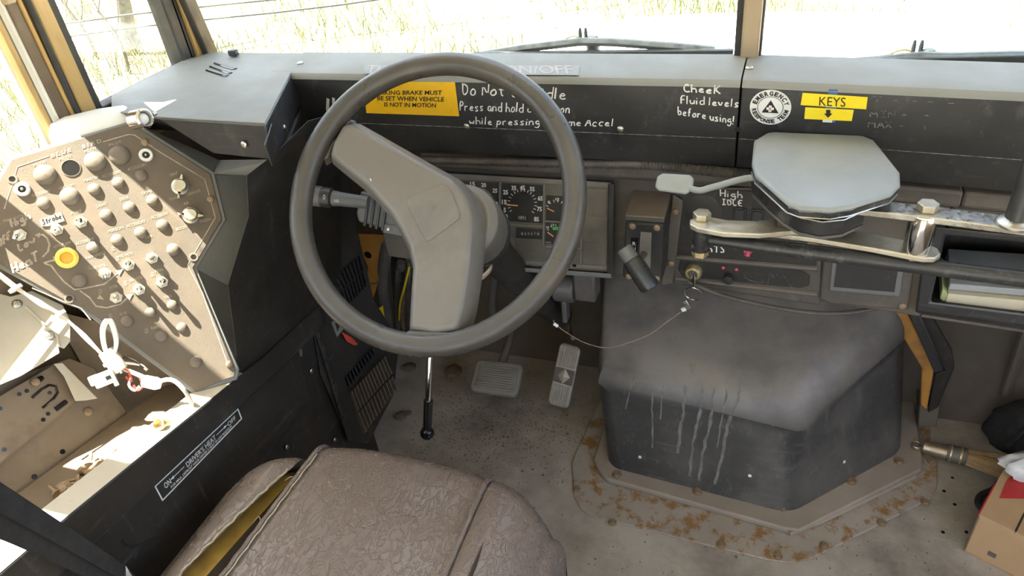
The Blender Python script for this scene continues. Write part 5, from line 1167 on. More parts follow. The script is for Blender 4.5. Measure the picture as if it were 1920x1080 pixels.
# bright cover plate behind
CVn = plane3(V((-.97,.40,.90)), V((-.86,.62,.74)), V((-.90,.35,.80)))
CVn = plane3(PP.w(0,545,-.03), PP.w(130,580,-.03), RPn.w(20,720,.05))
cv = thing('sheet_cover', 'sun-bleached cream sheet metal cover with two screws left of the switch plate', 'cover', CVn.w(60,690))
CV = part('sheet', MB().loft([[CVn.w(*p, o) for p in ((-60,545),(-10,548),(20,556),(60,545),(118,572),(132,602),(132,640),(120,654),(110,650),(112,662),(38,706),(0,722),(-60,770))] for o in (-.003,0)]), 'cream_metal', cv, bevel=.001)
part('folded_step', MB().tube([CVn.w(*p, .001) for p in ((48,575),(108,632),(110,650))], .0022, 6), 'cream_metal', CV)
for px in ((32,570),(94,629)): hw('screw', CVn.at(*px, .0), CV, sc=1.3)
part('cable_stay', MB().tube([CVn.w(*p, .012) for p in ((6,716),(60,650),(112,584))], .0022, 6), 'cream_wire', cv)
# wiring harness
HPn = PP.shift(.030)
wh = thing('wiring_harness', 'sunlit bundle of cream wires with zip ties hanging below the switch plate', 'wires', HPn.w(190,690))
def hw3(pxs, off): return [PP.w(*p[:2], off+(p[2] if len(p) > 2 else 0)) for p in pxs]
rnd = random.Random(11)
for i in range(9):
    o = rnd.uniform(-5, 5); o2 = rnd.uniform(-4, 4); z = .026+rnd.uniform(-.004,.004)
    P = smooth(hw3([(-20,502+o),(30,540+o*.8),(75,568+o2),(115,592+o*.5),(160,632+o2),(200,675+o*.5),(222,696+o2)], z), 6)
    part('wire', MB().tube(P, .0021, 6), ('cream_wire','cream_wire','thread','cream_wire','white_plastic')[i % 5], wh)
for px, d in (((29,541),(9,-8)),((111,590),(8,-8)),((206,680),(9,-6))):
    c = PP.w(*px, .026); a = (PP.w(px[0]+d[1], px[1]-d[0], .026)-PP.w(px[0]-d[1], px[1]+d[0], .026)).normalized()
    part('zip_tie', MB().lathe([(.0095,-.0025),(.0102,-.0025),(.0102,.0025),(.0095,.0025)], frame_z(c, a), 14), 'white_plastic', wh)
for k in range(3):
    P = smooth(hw3([(205+2*k,672),(194+2*k,650),(190+3*k,618,.02),(198+4*k,600,.035),(208+3*k,610,.03),(216+2*k,640,.015),(214,668)], .03), 6); part('wire_loop', MB().tube(P, .0021, 6), 'white_plastic', wh)
part('tape_wrap', MB().tube(hw3([(198,658),(212,676),(228,694)], .028), [.012,.014,.011], 10), 'cream_wire', wh)
cn = PP.w(196,710,.03)
frc = (cn, PU, PP.v, PN)
con = part('connector', MB().box(cn, (.030,.022,.016), frc), 'white_plastic', wh, bevel=.002)
part('connector_cap', MB().box(PP.w(177,713,.03), (.014,.016,.014), frc), 'white_plastic', wh, bevel=.002)
part('connector_clip', MB().box(PP.w(213,708,.032), (.006,.028,.012), frc), 'white_plastic', con, bevel=.001)
part('connector_port', MB().box(PP.w(203,708,.039), (.007,.006,.002), frc), 'gloss_black', con)
for pts, m_ in ((((212,700),(205,690),(215,682),(228,700)),'white_plastic'), (((228,690),(240,695),(246,715),(236,706)),'red_wire'), (((250,722),(258,732),(268,722),(262,708)),'red_wire'), (((226,688),(262,702),(288,714)),'cream_wire'), (((228,692),(265,708),(292,725)),'thread'), (((232,680),(262,684),(276,694)),'cream_wire'), (((245,708),(242,722),(252,732),(262,724)),'white_plastic'), (((230,670),(250,676),(270,690)),'dark_lining')):
    part('wire', MB().tube(smooth(hw3(pts, .03), 6), .0021, 6), m_, wh)
pg = PP.w(288,718,.032)
part('white_plug', MB().lathe([(.006,-.018),(.010,-.014),(.011,.004),(.007,.012)], frame_z(pg, PU*.8-PP.v*.6), 12), 'white_plastic', wh)
# cable on to the bulb socket lying on the ledge
sk = V((XH-.02, on(300,796,x=XH-.02).y, on(300,796,x=XH-.02).z))
P = smooth([pg, PP.w(320,712,.04), PP.w(344,730,.05), on(360,760,x=XH-.005), on(352,785,x=XH-.0), on(335,796,x=XH-.005), on(325,797,x=XH-.010)], 6)
part('lead', MB().tube(P, .0035, 8), 'cream_wire', wh)
sok = thing('bulb_socket', 'brass bulb socket lying on the sunlit ledge at the end of a lead', 'socket', on(302,800,x=XH-.012))
frs = frame_z(on(322,796,x=XH-.012), on(290,796,x=XH-.012)-on(322,796,x=XH-.012))
part('barrel', MB().lathe([(.0075,0),(.0085,.002),(.0085,.022),(.0105,.024),(.0105,.028),(.0085,.029),(.0080,.020),(.001,.018)], frs, 20), 'brass_zinc', sok)
part('blue_crimp', MB().tube([on(330,793,x=XH-.005), on(322,815,x=XH+.001)], [.0035,.0045], 8), 'sticker_blue', sok)
# loose screws lying in the trough
spots = [(120,918,1),(150,897,0),(163,889,0),(176,880,0),(187,872,0),(145,910,0),(160,904,0),(172,896,0),(196,865,0),(205,860,0),(182,890,0),(192,878,0),(140,920,0),(154,882,0),(200,874,0),(208,868,0),(108,926,0),(168,872,0)]
scm = MB().lathe([(.0075,0),(.0075,.002),(.0056,.0048),(.0030,.0055),(.0030,.020),(.0008,.025)], LOC, 10).mesh('loose_screw', 'rust_bolt')
scw = MB().lathe([(.0115,0),(.0125,.002),(.006,.006),(.0055,.010),(.0018,.011)], LOC, 14).mesh('loose_cup_washer', 'rust_bolt')
rnd = random.Random(21)
TFn = plane3(V((XH-.044,.45,ltop(.45)-.046)), V((XH-.15,.45,ltop(.45)-.044)), V((XH-.044,.55,ltop(.55)-.046)))
for i, (x, y, k) in enumerate(spots):
    p = TFn.w(x, y, .0055); a = rnd.uniform(0, 6.28); n = V((math.cos(a), math.sin(a), .12+.25*rnd.random()))
    if k: n = V((.5,-.3,.9)); p = TFn.w(x, y, .003)
    o = inst('cup_washer' if k else 'loose_screw', scw if k else scm, fmat(frame_z(p, n)))
    if k: tag(o, 'wide cup washer lying at the near end of the screw pile', 'washer')
    else: tag(o, 'rusty loose screw in the small pile on the tray ledge', 'screw', 'loose screws piled in the tray')

# white canister-like spotlight lying on the window sill behind the console
sl = thing('spotlight', 'sunlit white cylindrical lamp body lying on the sill above the switch plate', 'lamp', V((-.93,.80,.97)))
a = PP.w(112,262,-.045); b = PP.w(258,232,-.04); ax_ = (b-a).normalized(); Ln = (b-a).length
frl = frame_z(a, ax_)
part('body', MB().lathe([(.012,-.012),(.028,-.004),(.034,.02),(.036,Ln*.6),(.034,Ln*.9),(.026,Ln)], frl, 28), 'white_plastic', sl)
fe = frame_z(on(272,222,y=.815), (CAM-on(272,222,y=.815))*.6+ax_*.5)
rg = part('chrome_ring', MB().lathe([(.012,-.03),(.0155,-.026),(.0155,0),(.0125,.003),(.0105,.0),(.0105,-.012)], fe, 24), 'chrome', sl)
part('white_bulb', MB().lathe([(.009,-.012),(.009,-.004),(.006,.0),(.001,.0015)], fe, 16), 'white_plastic', rg)
part('set_screw', MB().lathe([(.003,0),(.003,.006),(.002,.007)], frame_z(fe[0]+fe[1]*.0155, fe[1]), 8), 'steel', rg)
# seat belt strap crossing the lower left corner
sb = thing('seat_belt', 'black seat belt strap hanging across the lower left corner', 'seat belt', on(200,1070,x=-.70))
P = smooth([on(-60,930,x=-.66), on(0,958,x=-.67), on(110,1018,x=-.68), on(215,1078,x=-.69), on(260,1110,x=-.70)], 8)
wd_ = V((0,.022,.028))
part('webbing', MB().loft([[p+wd_*(1-.55*i/len(P)) for i, p in enumerate(P)], [p-wd_*(1-.55*i/len(P)) for i, p in enumerate(P)]], cap=False, closed=False), 'black_cloth', sb)
part('webbing_fold', MB().loft([[p+wd_*(.9-.5*i/len(P))+V((.006,0,.002)) for i, p in enumerate(P)], [p-wd_*(.1)+V((.008,0,0)) for i, p in enumerate(P)]], cap=False, closed=False), 'black_cloth', sb)
part('anchor_tip', MB().box(P[-8], (.03,.02,.004), frame_z(P[-8], V((1,-.5,.4)))), 'steel', sb, bevel=.001)

# ================================================================== KICK PANEL with grilles
kp = thing('kick_panel', 'dirty black kick panel with slotted heater grilles left of the pedals', 'panel', V((-.73,1.15,0)))
KPn = plane3(V((-.725,.955,.70)), V((-.725,.90,.10)), V((-.655,1.22,.40)))
ko = [(560,330),(655,320),(672,440),(700,560),(748,640),(738,740),(690,832),(655,826),(600,700),(585,600)]
KP = part('sheet', MB().loft([[KPn.w(*p, o) for p in ko] for o in (-.006,0)]), 'black_panel', kp, bevel=.002)
def slats(rows):
    """each slot is a dark slit with a raised slat beside it"""
    for (a, b, c, d), n, mt in rows:          # quad a(tl) b(tr) c(br) d(bl); slits run from top edge to bottom edge
        for i in range(n):
            t0, t1 = (i+.15)/n, (i+.72)/n
            f = lambda A, B, t: (A[0]+(B[0]-A[0])*t, A[1]+(B[1]-A[1])*t)
            q_ = [f(a,b,t0), f(a,b,t1), f(d,c,t1), f(d,c,t0)]
            part('grille_slot', MB().loft([[KPn.w(*p, o) for p in q_] for o in (.0003,.0008)]), mt, KP)
            t2 = (i+.98)/n; q2 = [f(a,b,t1), f(a,b,t2), f(d,c,t2), f(d,c,t1)]
            part('grille_slat', MB().loft([[KPn.w(*p, o) for p in q2] for o in (.0005,.006)]), 'tray_metal' if mt == 'firewall' else 'black_paint', KP)
slats([(((622,520),(676,478),(682,505),(638,548)), 8, 'gloss_black'), (((638,550),(682,508),(688,535),(648,578)), 8, 'gloss_black'), (((645,710),(698,652),(704,662),(652,730)), 10, 'gloss_black'), (((655,738),(722,668),(736,700),(668,775)), 13, 'firewall'), (((668,778),(736,705),(745,728),(682,815)), 12, 'firewall')])
lb_ = part('warning_label', MB().loft([[KPn.w(*p, o) for p in ((621,605),(640,588),(648,612),(632,632))] for o in (.0006,.0012)]), 'bezel_dusty', KP)
part('label_triangle', MB().loft([[KPn.w(*p, o) for p in ((628,606),(640,602),(633,622))] for o in (.0014,.0018)]), 'black_ink', lb_)
rl = [(640,622),(660,632),(672,646),(664,648),(650,640)]
part('red_lever', MB().loft([[KPn.w(*p, o) for p in rl] for o in (.004,.014)]), 'red_plastic', KP, bevel=.002, label='red plastic lever on the kick panel')
part('edge_strip', MB().loft([[KPn.w(*p, o) for p in ((585,600),(592,600),(660,826),(653,828))] for o in (.0,.008)]), 'black_paint', KP, bevel=.001)
# yellow body bracket, hoses and wiring behind the column
yb_ = thing('yellow_bracket', 'orange-yellow body bracket with a hole behind the steering column', 'bracket', on(705,560,y=1.30))
part('plate', MB().loft([[on(*p, y=yv) for p in ((668,438),(722,440),(716,470),(712,520),(700,560),(690,640),(684,560),(690,500),(676,470))] for yv in (1.300,1.304)]), 'orange_bracket', yb_, bevel=.001)
part('hole', MB().lathe([(.010,0),(.010,.001)], (on(690,478,y=1.299), V((1,0,0)), V((0,0,1)), V((0,-1,0))), 16), 'gloss_black', yb_)
part('lower_strip', MB().loft([[on(*p, y=yv) for p in ((708,580),(718,572),(722,600),(714,612))] for yv in (1.300,1.304)]), 'tape_yellow', yb_)
hz = thing('hose', 'dusty grey heater hose rising behind the steering column', 'hose', on(726,640,y=1.33))
part('hose_body', MB().tube(smooth([on(728,430,y=1.32), on(722,480,y=1.31), on(716,530,y=1.32), on(724,590,y=1.34), on(730,650,y=1.36), on(735,700,y=1.40)], 8), .016, 14), 'dark_metal', hz)
cl = thing('cable_bundle', 'dark bundle of cables and fittings between hose and column', 'cables', on(750,600,y=1.42))
for i in range(7):
    x = 738+6*i; m_ = ('black_plastic','cable','dark_metal','black_plastic','rust_bolt','cable','black_plastic')[i]
    part('cable', MB().tube(smooth([on(x, 450+5*i, y=1.42), on(x+6*math.sin(i*2), 520, y=1.40), on(x-3+8*math.cos(i), 580, y=1.42), on(x+2, 660, y=1.46)], 6), .006+.002*(i % 3), 8), m_, cl)
part('fitting', MB().lathe([(.010,0),(.013,.006),(.013,.03),(.009,.036)], frame_z(on(752,505,y=1.38), V((.3,-.3,.8))), 12), 'dark_metal', cl)
part('yellow_wire', MB().tube(smooth([on(768,500,y=1.38), on(758,540,y=1.37), on(750,570,y=1.39), on(748,600,y=1.42)], 6), .003, 6), 'tape_yellow', cl)
part('thin_wire', MB().tube(smooth([on(682,526,y=1.20), on(700,532,y=1.21), on(718,520,y=1.22), on(730,490,y=1.25), on(734,440,y=1.28)], 6), .0018, 6), 'cable', cl)
# ================================================================== DOOR CONTROL (manual door opener lever)
ZT = .925
dc = thing('door_control', 'grey-topped manual door control with steel links in front of the switch panel', 'door control', on(1550,430,z=.80))
ct = [(1414,262),(1438,248),(1450,246),(1618,253),(1640,262),(1688,322),(1689,345),(1672,362),(1596,386),(1560,392),(1500,388),(1478,380),(1416,325),(1410,305)]
topv = [on(*p, z=ZT) for p in ct]
part('cover_top', MB().loft([[p+V((0,0,d)) for p in topv] for d in (-.008,0)]), 'lever_grey', dc, bevel=.004, seg=3)
cc_ = sum(topv, V())/len(topv)
def shrink(ps, k, dz): return [cc_+(p-cc_)*k+V((0,0,dz)) for p in ps]
part('cover_skirt', MB().loft([shrink(topv, .985, -.008), shrink(topv, .985, -.015)], cap=False), 'black_paint', dc, bevel=.001)
# lower open band: a strip bent round the mechanism
lowp = [(1410,318),(1412,345),(1440,372),(1470,398),(1500,416),(1540,424),(1580,420),(1620,402)]
lo0 = [on(p[0], p[1]+5, z=ZT-.052) for p in lowp]
part('lower_band', MB().loft([[p+V((0,0,.010)) for p in lo0], [p-V((0,0,.010)) for p in lo0], [p-V((0,0,.010))+V((-.001,.003,0)) for p in lo0], [p+V((0,0,.010))+V((-.001,.003,0)) for p in lo0], [p+V((0,0,.010)) for p in lo0]], cap=False, closed=False), 'black_paint', dc)
part('band_floor', MB().loft([[p+V((0,0,-.012)) for p in lo0]+[V((cc_.x+.07,cc_.y+.05,ZT-.062)), V((cc_.x-.07,cc_.y+.06,ZT-.062))], [p+V((0,0,-.016)) for p in lo0]+[V((cc_.x+.07,cc_.y+.05,ZT-.066)), V((cc_.x-.07,cc_.y+.06,ZT-.066))]]), 'dark_metal', dc)
part('band_edge', MB().tube([p+V((0,0,.010)) for p in lo0], .0012, 6), 'steel', dc)
part('skirt_edge', MB().tube(shrink(topv[6:], .987, -.0148), .0011, 6), 'steel', dc)
c_ = on(1540,400,z=ZT-.05)+V((0,.03,0)); part('spacer', MB().box(c_+V((0,0,.004)), (.030,.03,.044)), 'black_plastic', dc, bevel=.002)
part('hub', MB().lathe([(.03,-.062),(.03,-.010)], (V((cc_.x, cc_.y+.02, ZT)), *LOC[1:]), 24), 'black_panel', dc)
part('mount_bracket', MB().box((cc_.x, 1.03, ZT-.075), (.09,.12,.02)).v and MB().box((cc_.x, (cc_.y+1.07)/2, ZT-.078), (.09, 1.07-cc_.y+.05, .022)), 'black_panel', dc, bevel=.003)
# steel links
def bar(pxa, pxb, z, w, t, mt, name, pts=None):
    P = [on(*p, z=z) for p in (pts or (pxa, pxb))]
    L_, R_ = [], []
    for i, p in enumerate(P):
        d = (P[min(i+1, len(P)-1)]-P[max(i-1, 0)]).normalized(); s = V((-d.y, d.x, 0)).normalized(); L_.append(p+s*w/2); R_.append(p-s*w/2)
    a0 = (P[0]-P[1]).normalized(); e0 = (P[-1]-P[-2]).normalized()
    ol = L_+[P[-1]+e0*w*.35+(L_[-1]-P[-1])*.7, P[-1]+e0*w*.5, P[-1]+e0*w*.35+(R_[-1]-P[-1])*.7]+list(reversed(R_))+[P[0]+a0*w*.35+(R_[0]-P[0])*.7, P[0]+a0*w*.5, P[0]+a0*w*.35+(L_[0]-P[0])*.7]
    return part(name, MB().loft([[p+V((0,0,-t)) for p in ol], ol]), mt, dc, bevel=.0015)
ZA = .845
lk = bar(None, None, ZA, .036, .008, 'zinc', 'lower_link', pts=((1316,416),(1360,424),(1420,426),(1480,420),(1530,422)))
bar(None, None, ZA-.010, .036, .008, 'zinc', 'lower_link_extension', pts=((1440,424),(1530,434),(1640,452),(1735,470)))
ZB = ZA+.045
ua_ = bar(None, None, ZB, .031, .009, 'steel', 'upper_link', pts=((1500,386),(1590,380),(1740,396),(1960,424)))
def bolt_at(px, z, par, kind='bolt_steel', sc=1.0): return hw(kind, (on(*px, z=z), *LOC[1:]), par, sc=sc, bevel=.0008)
bolt_at((1316,409), ZA, lk, sc=1.05); bolt_at((1738,393), ZB, ua_, sc=1.05)
p1 = on(1724,440,z=ZA+.012)
part('chrome_sleeve', MB().lathe([(.0155,-.028),(.0165,-.026),(.0165,.028),(.0155,.030)], (V((p1.x, p1.y, ZA+.014)), *LOC[1:]), 24), 'chrome', dc)
part('sleeve_nut', MB().prism(hexagon(.012), (V((p1.x, p1.y, ZA-.030)), *LOC[1:]), 0, .010), 'brass_zinc', dc, bevel=.001)
p2 = on(1312,440,z=ZA-.03)
part('link_bush', MB().lathe([(.0135,-.046),(.0135,-.008)], (on(1316,416,z=ZA), *LOC[1:]), 20), 'black_paint', dc, bevel=.001)
part('bush_nut', MB().prism(hexagon(.0125), (on(1316,416,z=ZA)+V((0,0,-.056)), *LOC[1:]), 0, .010), 'brass_zinc', dc, bevel=.001)
part('link_nut', MB().prism(hexagon(.0115), (on(1524,438,z=ZA-.020), *LOC[1:]), -.012, 0), 'brass_zinc', dc, bevel=.001)
ra = on(1316,416,z=ZA)+V((0,0,-.028)); rb_ = on(1960,528,z=ra.z-.005)
part('connecting_rod', MB().tube([ra+V((.012,0,0)), ra.lerp(rb_,.3), rb_, rb_+(rb_-ra)*.35], [.0085,.0105,.0110,.0110], 14), 'black_paint', dc)
# upright lever tube at the frame's right edge
vb = on(1903,420,z=ZB); vt = CAM+ray(1925,330)*((vb-CAM).dot(FW)/ray(1925,330).dot(FW))
part('lever_tube', MB().tube([V(vb), V(vb)+V((.004,.02,.10)), V(vb)+V((.01,.04,.24))], .0125, 16), 'black_paint', dc)
part('lever_washer', MB().lathe([(.021,.0),(.021,.004),(.014,.008)], (V(vb), *LOC[1:]), 20), 'steel', dc, bevel=.0008)
# hand paddle on a bent rod
pp = PL(on(1265,343,z=.885), V((0,-.65,.76)), (1,0,0))
part('paddle', MB().prism([pp.uv(*p) for p in ((1232,330),(1242,324),(1294,327),(1301,334),(1300,345),(1291,361),(1284,363),(1234,356),(1228,349))], pp.frame(), -.006, 0), 'lever_grey', dc, bevel=.0025, seg=3)
part('paddle_rod', MB().tube(smooth([pp.w(1290,352,-.004), pp.w(1312,357,-.002), pp.w(1340,350,0), pp.w(1412,333,0)]+[cc_+V((-.05,0,-.03))], 6), .0048, 10), 'lever_grey', dc)

# ================================================================== KEYS
kY = thing('ignition_key', 'steel key in the ignition lock', 'key', SPT.w(1301,520,.012))
k0 = SPT.w(1301,510,.011)
part('blade', MB().box(k0+SPT.n*.008, (.002,.008,.018), (k0, SPT.u, SPT.v, SPT.n)), 'steel', kY)
kf = (k0+SPT.n*.020-V((0,0,.008)), SPT.n*1.0, SPT.v, SPT.u)
part('bow', MB().prism(rrect(.016,.030,.006), (SPT.w(1300,527,.022), (SPT.u*.5+SPT.n*.8).normalized(), SPT.v, (SPT.u*.8-SPT.n*.5).normalized()), -.001, .001), 'steel', kY, bevel=.0006)
kr = solo('key_ring', MB().tube([SPT.w(1300,551,.026)+(SPT.u*math.cos(t)+SPT.v*math.sin(t)*1.0)*.0165+SPT.n*.004*math.sin(t) for t in [2*math.pi*i/40 for i in range(40)]], .0011, 8, closed=True), 'chrome', 'round split key ring hanging under the ignition lock', 'key ring')
tg = thing('key_tag', 'small metal crimp tag hanging from the key ring', 'tag', SPT.w(1284,580,.026))
part('crimp', MB().box(SPT.w(1288,571,.026), (.009,.020,.004), (V(), (SPT.u*.8+SPT.v*.5).normalized(), (SPT.v*.8-SPT.u*.5).normalized(), SPT.n)), 'steel', tg, bevel=.001)
part('white_sleeve', MB().box(SPT.w(1282,580,.027), (.009,.008,.005), (V(), (SPT.u*.8+SPT.v*.5).normalized(), (SPT.v*.8-SPT.u*.5).normalized(), SPT.n)), 'white_plastic', tg, bevel=.001)
cbl = thing('key_cable', 'thin steel cable looping from the key tag to the pedals', 'cable', on(1130,652,y=1.10))
part('strand', MB().tube(smooth([SPT.w(1276,585,.025), on(1252,602,y=1.09), on(1215,628,y=1.07), on(1170,645,y=1.06), on(1135,652,y=1.06), on(1095,642,y=1.06), on(1060,622,y=1.07), on(1046,612,y=1.07)], 8), .0011, 6), 'rust_bolt', cbl)
e_ = on(1046,612,y=1.07); part('crimp_sleeve', MB().tube([e_, e_+V((-.008,0,.006))], .0035, 8), 'white_plastic', cbl); part('frayed_end', MB().tube([e_+V((-.008,0,.006)), on(1038,600,y=1.07)], .001, 5), 'rust_bolt', cbl)
# dark hose drooping under the switch panel
solo('drooping_cable', MB().tube(smooth([on(1290,528,y=1.12), on(1350,552,y=1.11), on(1430,572,y=1.11), on(1520,586,y=1.12), on(1590,586,y=1.13), on(1660,575,y=1.15)], 8), .004, 8), 'cable', 'dark cable drooping under the switch panel above the engine cover', 'cable')

# ================================================================== MAP TRAY CONTENTS
TR = LFr
def lyr(name, pxs, o0, o1, thick, mt, lb, cat, extra=None):
    """a flat pad seen edge-on in the tray: front edge given by pixels, runs back into the tray"""
    a, b = LFr.w(*pxs[0], o0), LFr.w(*pxs[1], o0)
    bk2 = -LFr.n*o1
    ring_ = [a, b, b+bk2, a+bk2]
    return solo(name, MB().loft([ring_, [p+V((0,0,thick)) for p in ring_]]), mt, lb, cat, bevel=.0015)
lyr('paper_manual', ((1772,570),(2040,597)), .006, .12, .021, 'paper', 'worn stack of yellowed papers lying in the map tray', 'papers')
lyr('clipboard', ((1778,543),(2040,566)), -.004, .11, .012, 'grey_card', 'grey metal clipboard resting on the papers in the map tray', 'clipboard')
gb = lyr('green_notebook', ((1762,560),(1776,574)), .004, .10, .020, 'green_book', 'greenish notebook edge beside the papers in the map tray', 'notebook')

# ================================================================== RIGHT-HAND FLOOR
# bent orange/black body strut
ob = thing('body_strut', 'bent orange and black body strut right of the engine cover', 'strut', on(1745,770,y=1.44))
A = [on(*p, y=1.42) for p in ((1664,584),(1700,584),(1752,690),(1738,770),(1726,760),(1728,690))]
part('orange_face', MB().loft([[p+V((0,d,0)) for p in A] for d in (0,.02)]), 'orange_bracket', ob, bevel=.003)
B_ = [on(*p, y=1.40) for p in ((1702,584),(1722,584),(1770,695),(1752,700))]
part('black_web', MB().loft([[p+V((0,d,0)) for p in B_] for d in (0,.02)]), 'dash_black', ob, bevel=.002)
B_ = [on(*p, y=1.42) for p in ((1722,584),(1745,590),(1786,660),(1790,690),(1758,765),(1740,775),(1754,702),(1772,696))]
part('black_flange', MB().loft([[p+V((0,d,0)) for p in B_] for d in (0,.015)]), 'black_panel', ob, bevel=.002)
part('foot', MB().loft([[p+V((0,d,0)) for p in [on(*p, y=1.43) for p in ((1724,760),(1762,762),(1756,800),(1722,800))]] for d in (0,.06)]), 'firewall', ob, bevel=.002)
# whisk broom
wb = thing('whisk_broom', 'small straw whisk broom with a metal cap beside the engine cover', 'broom', on(1740,840,z=.03))
b0, b1, b2, b3 = on(1728,836,z=.03), on(1785,842,z=.035), on(1830,850,z=.035), on(1905,880,z=.03)
d = (b3-b0).normalized(); fr = frame_z(b0, d, V((0,0,1)))
part('metal_cap', MB().lathe([(.010,.0),(.015,.003),(.016,.028),(.017,.05)], fr, 16), 'broom_metal', wb)
part('binding', MB().lathe([(.018,.05),(.020,.054),(.019,.070),(.0205,.073),(.020,.088),(.019,.09)], fr, 16), 'dark_metal', wb)
for h in (.056,.076): part('binding_wire', MB().lathe([(.0205,h),(.0212,h+.002),(.0205,h+.004)], fr, 16, caps=False), 'brass_zinc', wb)
part('hang_loop', MB().tube([b0+(fr[1]*math.cos(t)-fr[3]*(1+math.sin(t)))*.010 for t in [2*math.pi*i/16 for i in range(16)]], .0012, 6, closed=True), 'steel', wb)
rnd = random.Random(8); mb = MB(); LL = .22
for i in range(420):
    a = rnd.uniform(0, 6.283); r0_ = .017*math.sqrt(rnd.random()); sp_ = 2.5+.3*rnd.random()
    p = b0+d*.085+(fr[1]*math.cos(a)+fr[2]*math.sin(a))*r0_
    q_ = b0+d*(.085+LL*rnd.uniform(.85,1.08))+(fr[1]*math.cos(a)*3.3+fr[2]*math.sin(a)*1.4)*r0_
    mb.tube([p, p.lerp(q_,.5)+(fr[1]*math.cos(a)*.006), q_], .0010, 3)
part('straw_bristles', mb, 'straw', wb, kind='stuff', recalc=False)
# cardboard box
cbx = thing('cardboard_box', 'cardboard box with red printed panel and white plastic at the right edge', 'box', on(1810,1035,z=0))
ga = V((.578,1.114,0)); gx = V((.90,-.43,0)).normalized(); gy = V((-gx.y, gx.x, 0)); hB_, wd2, dp2 = .113, .34, .205
def bxp(a, b, c): return ga+gx*a+gy*b+V((0,0,c))
def slab(name, pts, th, mt='cardboard', par=None, bevel=.001): return part(name, MB().loft([pts, [p+V(th) for p in pts]]), mt, par or cbx, bevel=bevel)
slab('left_side', [bxp(0,0,0), bxp(0,dp2,0), bxp(0,dp2,hB_), bxp(0,0,hB_)], gx*.004)
slab('near_side', [bxp(0,0,0), bxp(wd2,0,0), bxp(wd2,0,hB_), bxp(0,0,hB_)], gy*.004)
slab('far_side', [bxp(0,dp2,0), bxp(wd2,dp2,0), bxp(wd2,dp2,hB_), bxp(0,dp2,hB_)], -gy*.004)
slab('right_side', [bxp(wd2,0,0), bxp(wd2,dp2,0), bxp(wd2,dp2,hB_), bxp(wd2,0,hB_)], -gx*.004)
slab('bottom', [bxp(0,0,.001), bxp(wd2,0,.001), bxp(wd2,dp2,.001), bxp(0,dp2,.001)], (0,0,.003))
l1 = slab('lid_flap', [bxp(0,0,hB_), bxp(.062,0,hB_), bxp(.062,dp2,hB_), bxp(0,dp2,hB_)], (0,0,.004))
l2 = slab('lid_flap', [bxp(.0635,0,hB_), bxp(wd2,0,hB_), bxp(wd2,dp2,hB_), bxp(.0635,dp2,hB_)], (0,0,.004))
BT = PL((0,0,hB_+.0045), (0,0,1), (1,0,0))
part('red_print', MB().loft([[BT.w(*p, o) for p in ((1874,934),(1960,936),(1960,880),(1890,896),(1881,916))] for o in (0,.0006)]), 'red_print', l1, label='red printed patch on the lid')
part('tape_seam', MB().tube([bxp(.063,.002,hB_+.005), bxp(.063,dp2,hB_+.005)], .0016, 6), 'dark_lining', l2)
NS = PL(bxp(0,0,0), -gy, gx)
part('print_mark', MB().box(bxp(.045,-.001,.03), (.014,.001,.012), (V(), gx, gy, V((0,0,1)))), 'dark_metal', cbx)
part('red_edge', MB().tube([bxp(0,.0,hB_+.003), bxp(0,.10,hB_+.003)], .0018, 6), 'red_print', l1)
# crumpled white plastic on the box
rnd = random.Random(4); pb = MB(); c = on(1945,874,z=.145)
for i, (r_, h) in enumerate(((1.0,0),(1.05,.012),(.85,.03),(.45,.042),(.05,.045))): pass
pb.loft([[c+V((r_*(.055+.010*math.sin(5*t+i)+.006*math.cos(9*t))*math.cos(t), r_*(.035+.006*math.sin(4*t))*math.sin(t), h-.022+.004*math.sin(7*t+i))) for t in [2*math.pi*j/28 for j in range(28)]] for i, (r_, h) in enumerate(((1.0,0),(1.08,.010),(.9,.028),(.5,.040),(.06,.043)))])
solo('plastic_wrap', pb, 'white_plasticbag', 'crumpled white plastic lying on the cardboard box', 'plastic', ang=70)
# black bag and strap behind the box
bg_ = thing('black_bag', 'folded black cloth bag behind the broom at the right edge', 'bag', on(1905,830,z=.0)+V((.08,.02,0)))
c = on(1912,826,z=.06)+V((.05,.05,0))
part('bag_body', MB().loft([[c+V(((.09+.012*math.sin(3*t+h*40))*k*math.cos(t), .06*k*math.sin(t), h)) for t in [2*math.pi*j/24 for j in range(24)]] for k, h in ((.9,-.059),(1.1,-.03),(1.05,.01),(.8,.045),(.3,.06))]), 'black_cloth', bg_, ang=70)
for i in range(3): part('fold', MB().tube(smooth([c+V((-.07+.03*i,-.055,-.02)), c+V((-.05+.03*i,-.05,.03)), c+V((-.02+.03*i,-.01,.058))], 5), .006, 8), 'black_cloth', bg_)
stp = [on(1874,905,z=.015), on(1862,918,z=.012), on(1840,928,z=.01), on(1834,945,z=.008), on(1850,958,z=.008), on(1865,952,z=.01)]
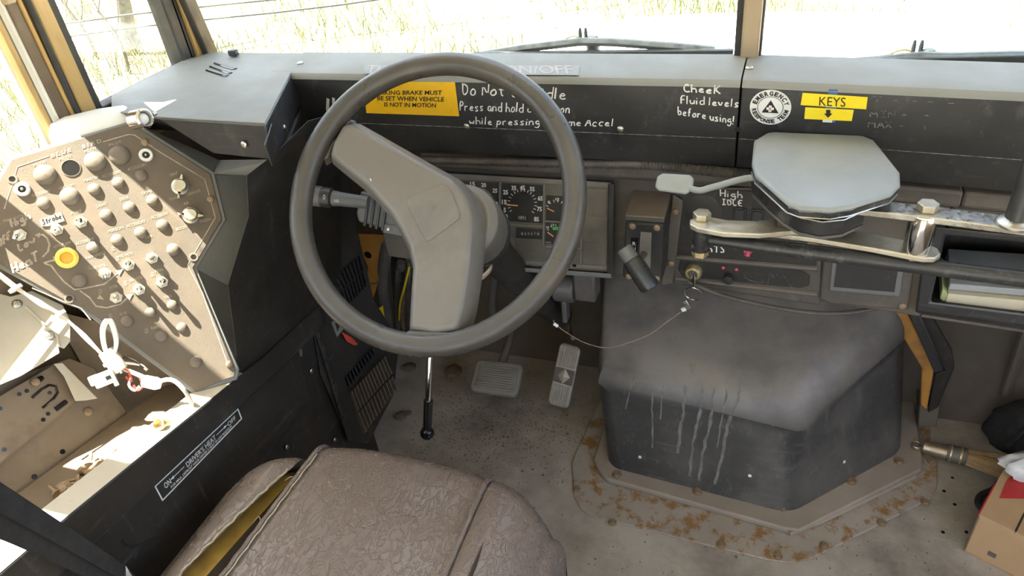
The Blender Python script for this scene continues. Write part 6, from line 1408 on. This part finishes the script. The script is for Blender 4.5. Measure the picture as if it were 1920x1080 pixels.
solo('black_strap', MB().tube(smooth(stp, 6), .007, 8), 'black_cloth', 'twisted black strap on the floor beside the cardboard box', 'strap')

# ================================================================== FLOOR LITTER
rnd = random.Random(17)
def clod(p, r, seed):
    rn = random.Random(seed); mb = MB(); rings = []
    for k, (q, h) in enumerate(((.75,0),(1,.35),(.8,.75),(.3,1.0))):
        rings.append([V(p)+V((r*q*math.cos(t)*rn.uniform(.75,1.25), r*q*math.sin(t)*rn.uniform(.75,1.25), r*h*.8)) for t in [2*math.pi*j/7 for j in range(7)]])
    return mb.loft(rings)
for i, (px, r, lb) in enumerate((((752,782),.016,'larger dried mud clod on the floor near the kick panel'),((766,776),.010,'small mud clod touching the larger clod by the kick panel'),((850,700),.026,'flat mud lump under the brake pedal arm'),((768,692),.020,'mud lump below the hose left of the lever'))):
    solo('mud_clod', clod(on(*px, z=0), r, i), 'dirt_clod', lb, 'mud', 'mud clods in the footwell', ang=20)
mb = MB(); oct_ = [(1,0,0),(-1,0,0),(0,1,0),(0,-1,0),(0,0,1),(0,0,-.3)]
F8 = [(0,2,4),(2,1,4),(1,3,4),(3,0,4),(2,0,5),(1,2,5),(3,1,5),(0,3,5)]
for i in range(2600):
    if rnd.random() < .6: p = on(rnd.gauss(930,110), rnd.gauss(800,50), z=0)
    else: p = V((rnd.uniform(-.7,.75), rnd.uniform(.4,1.5), 0))
    if p.x < -.72 or p.y > 1.48 or (p.x > -.2 and p.y > 1.05): 
        if not (p.x > .3 and p.y < 1.2): continue
    r = rnd.uniform(.0008,.0026)*(1.7 if rnd.random() < .06 else 1)
    mb.add([V((p.x+q[0]*r*rnd.uniform(.6,1.3), p.y+q[1]*r*rnd.uniform(.6,1.3), r*.4+q[2]*r*.8)) for q in oct_], F8)
solo('floor_grit', mb, 'dirt_clod', 'scattered grit and crumbs over the footwell floor', 'grit', kind='stuff', base=(0,1,0), ang=10)
for px in ((1786,896),(1770,921),(1790,946),(1812,998),(1768,998)): hw('hole', (on(*px, z=.0003), *LOC[1:]), floor, 'floor_hole', .9)
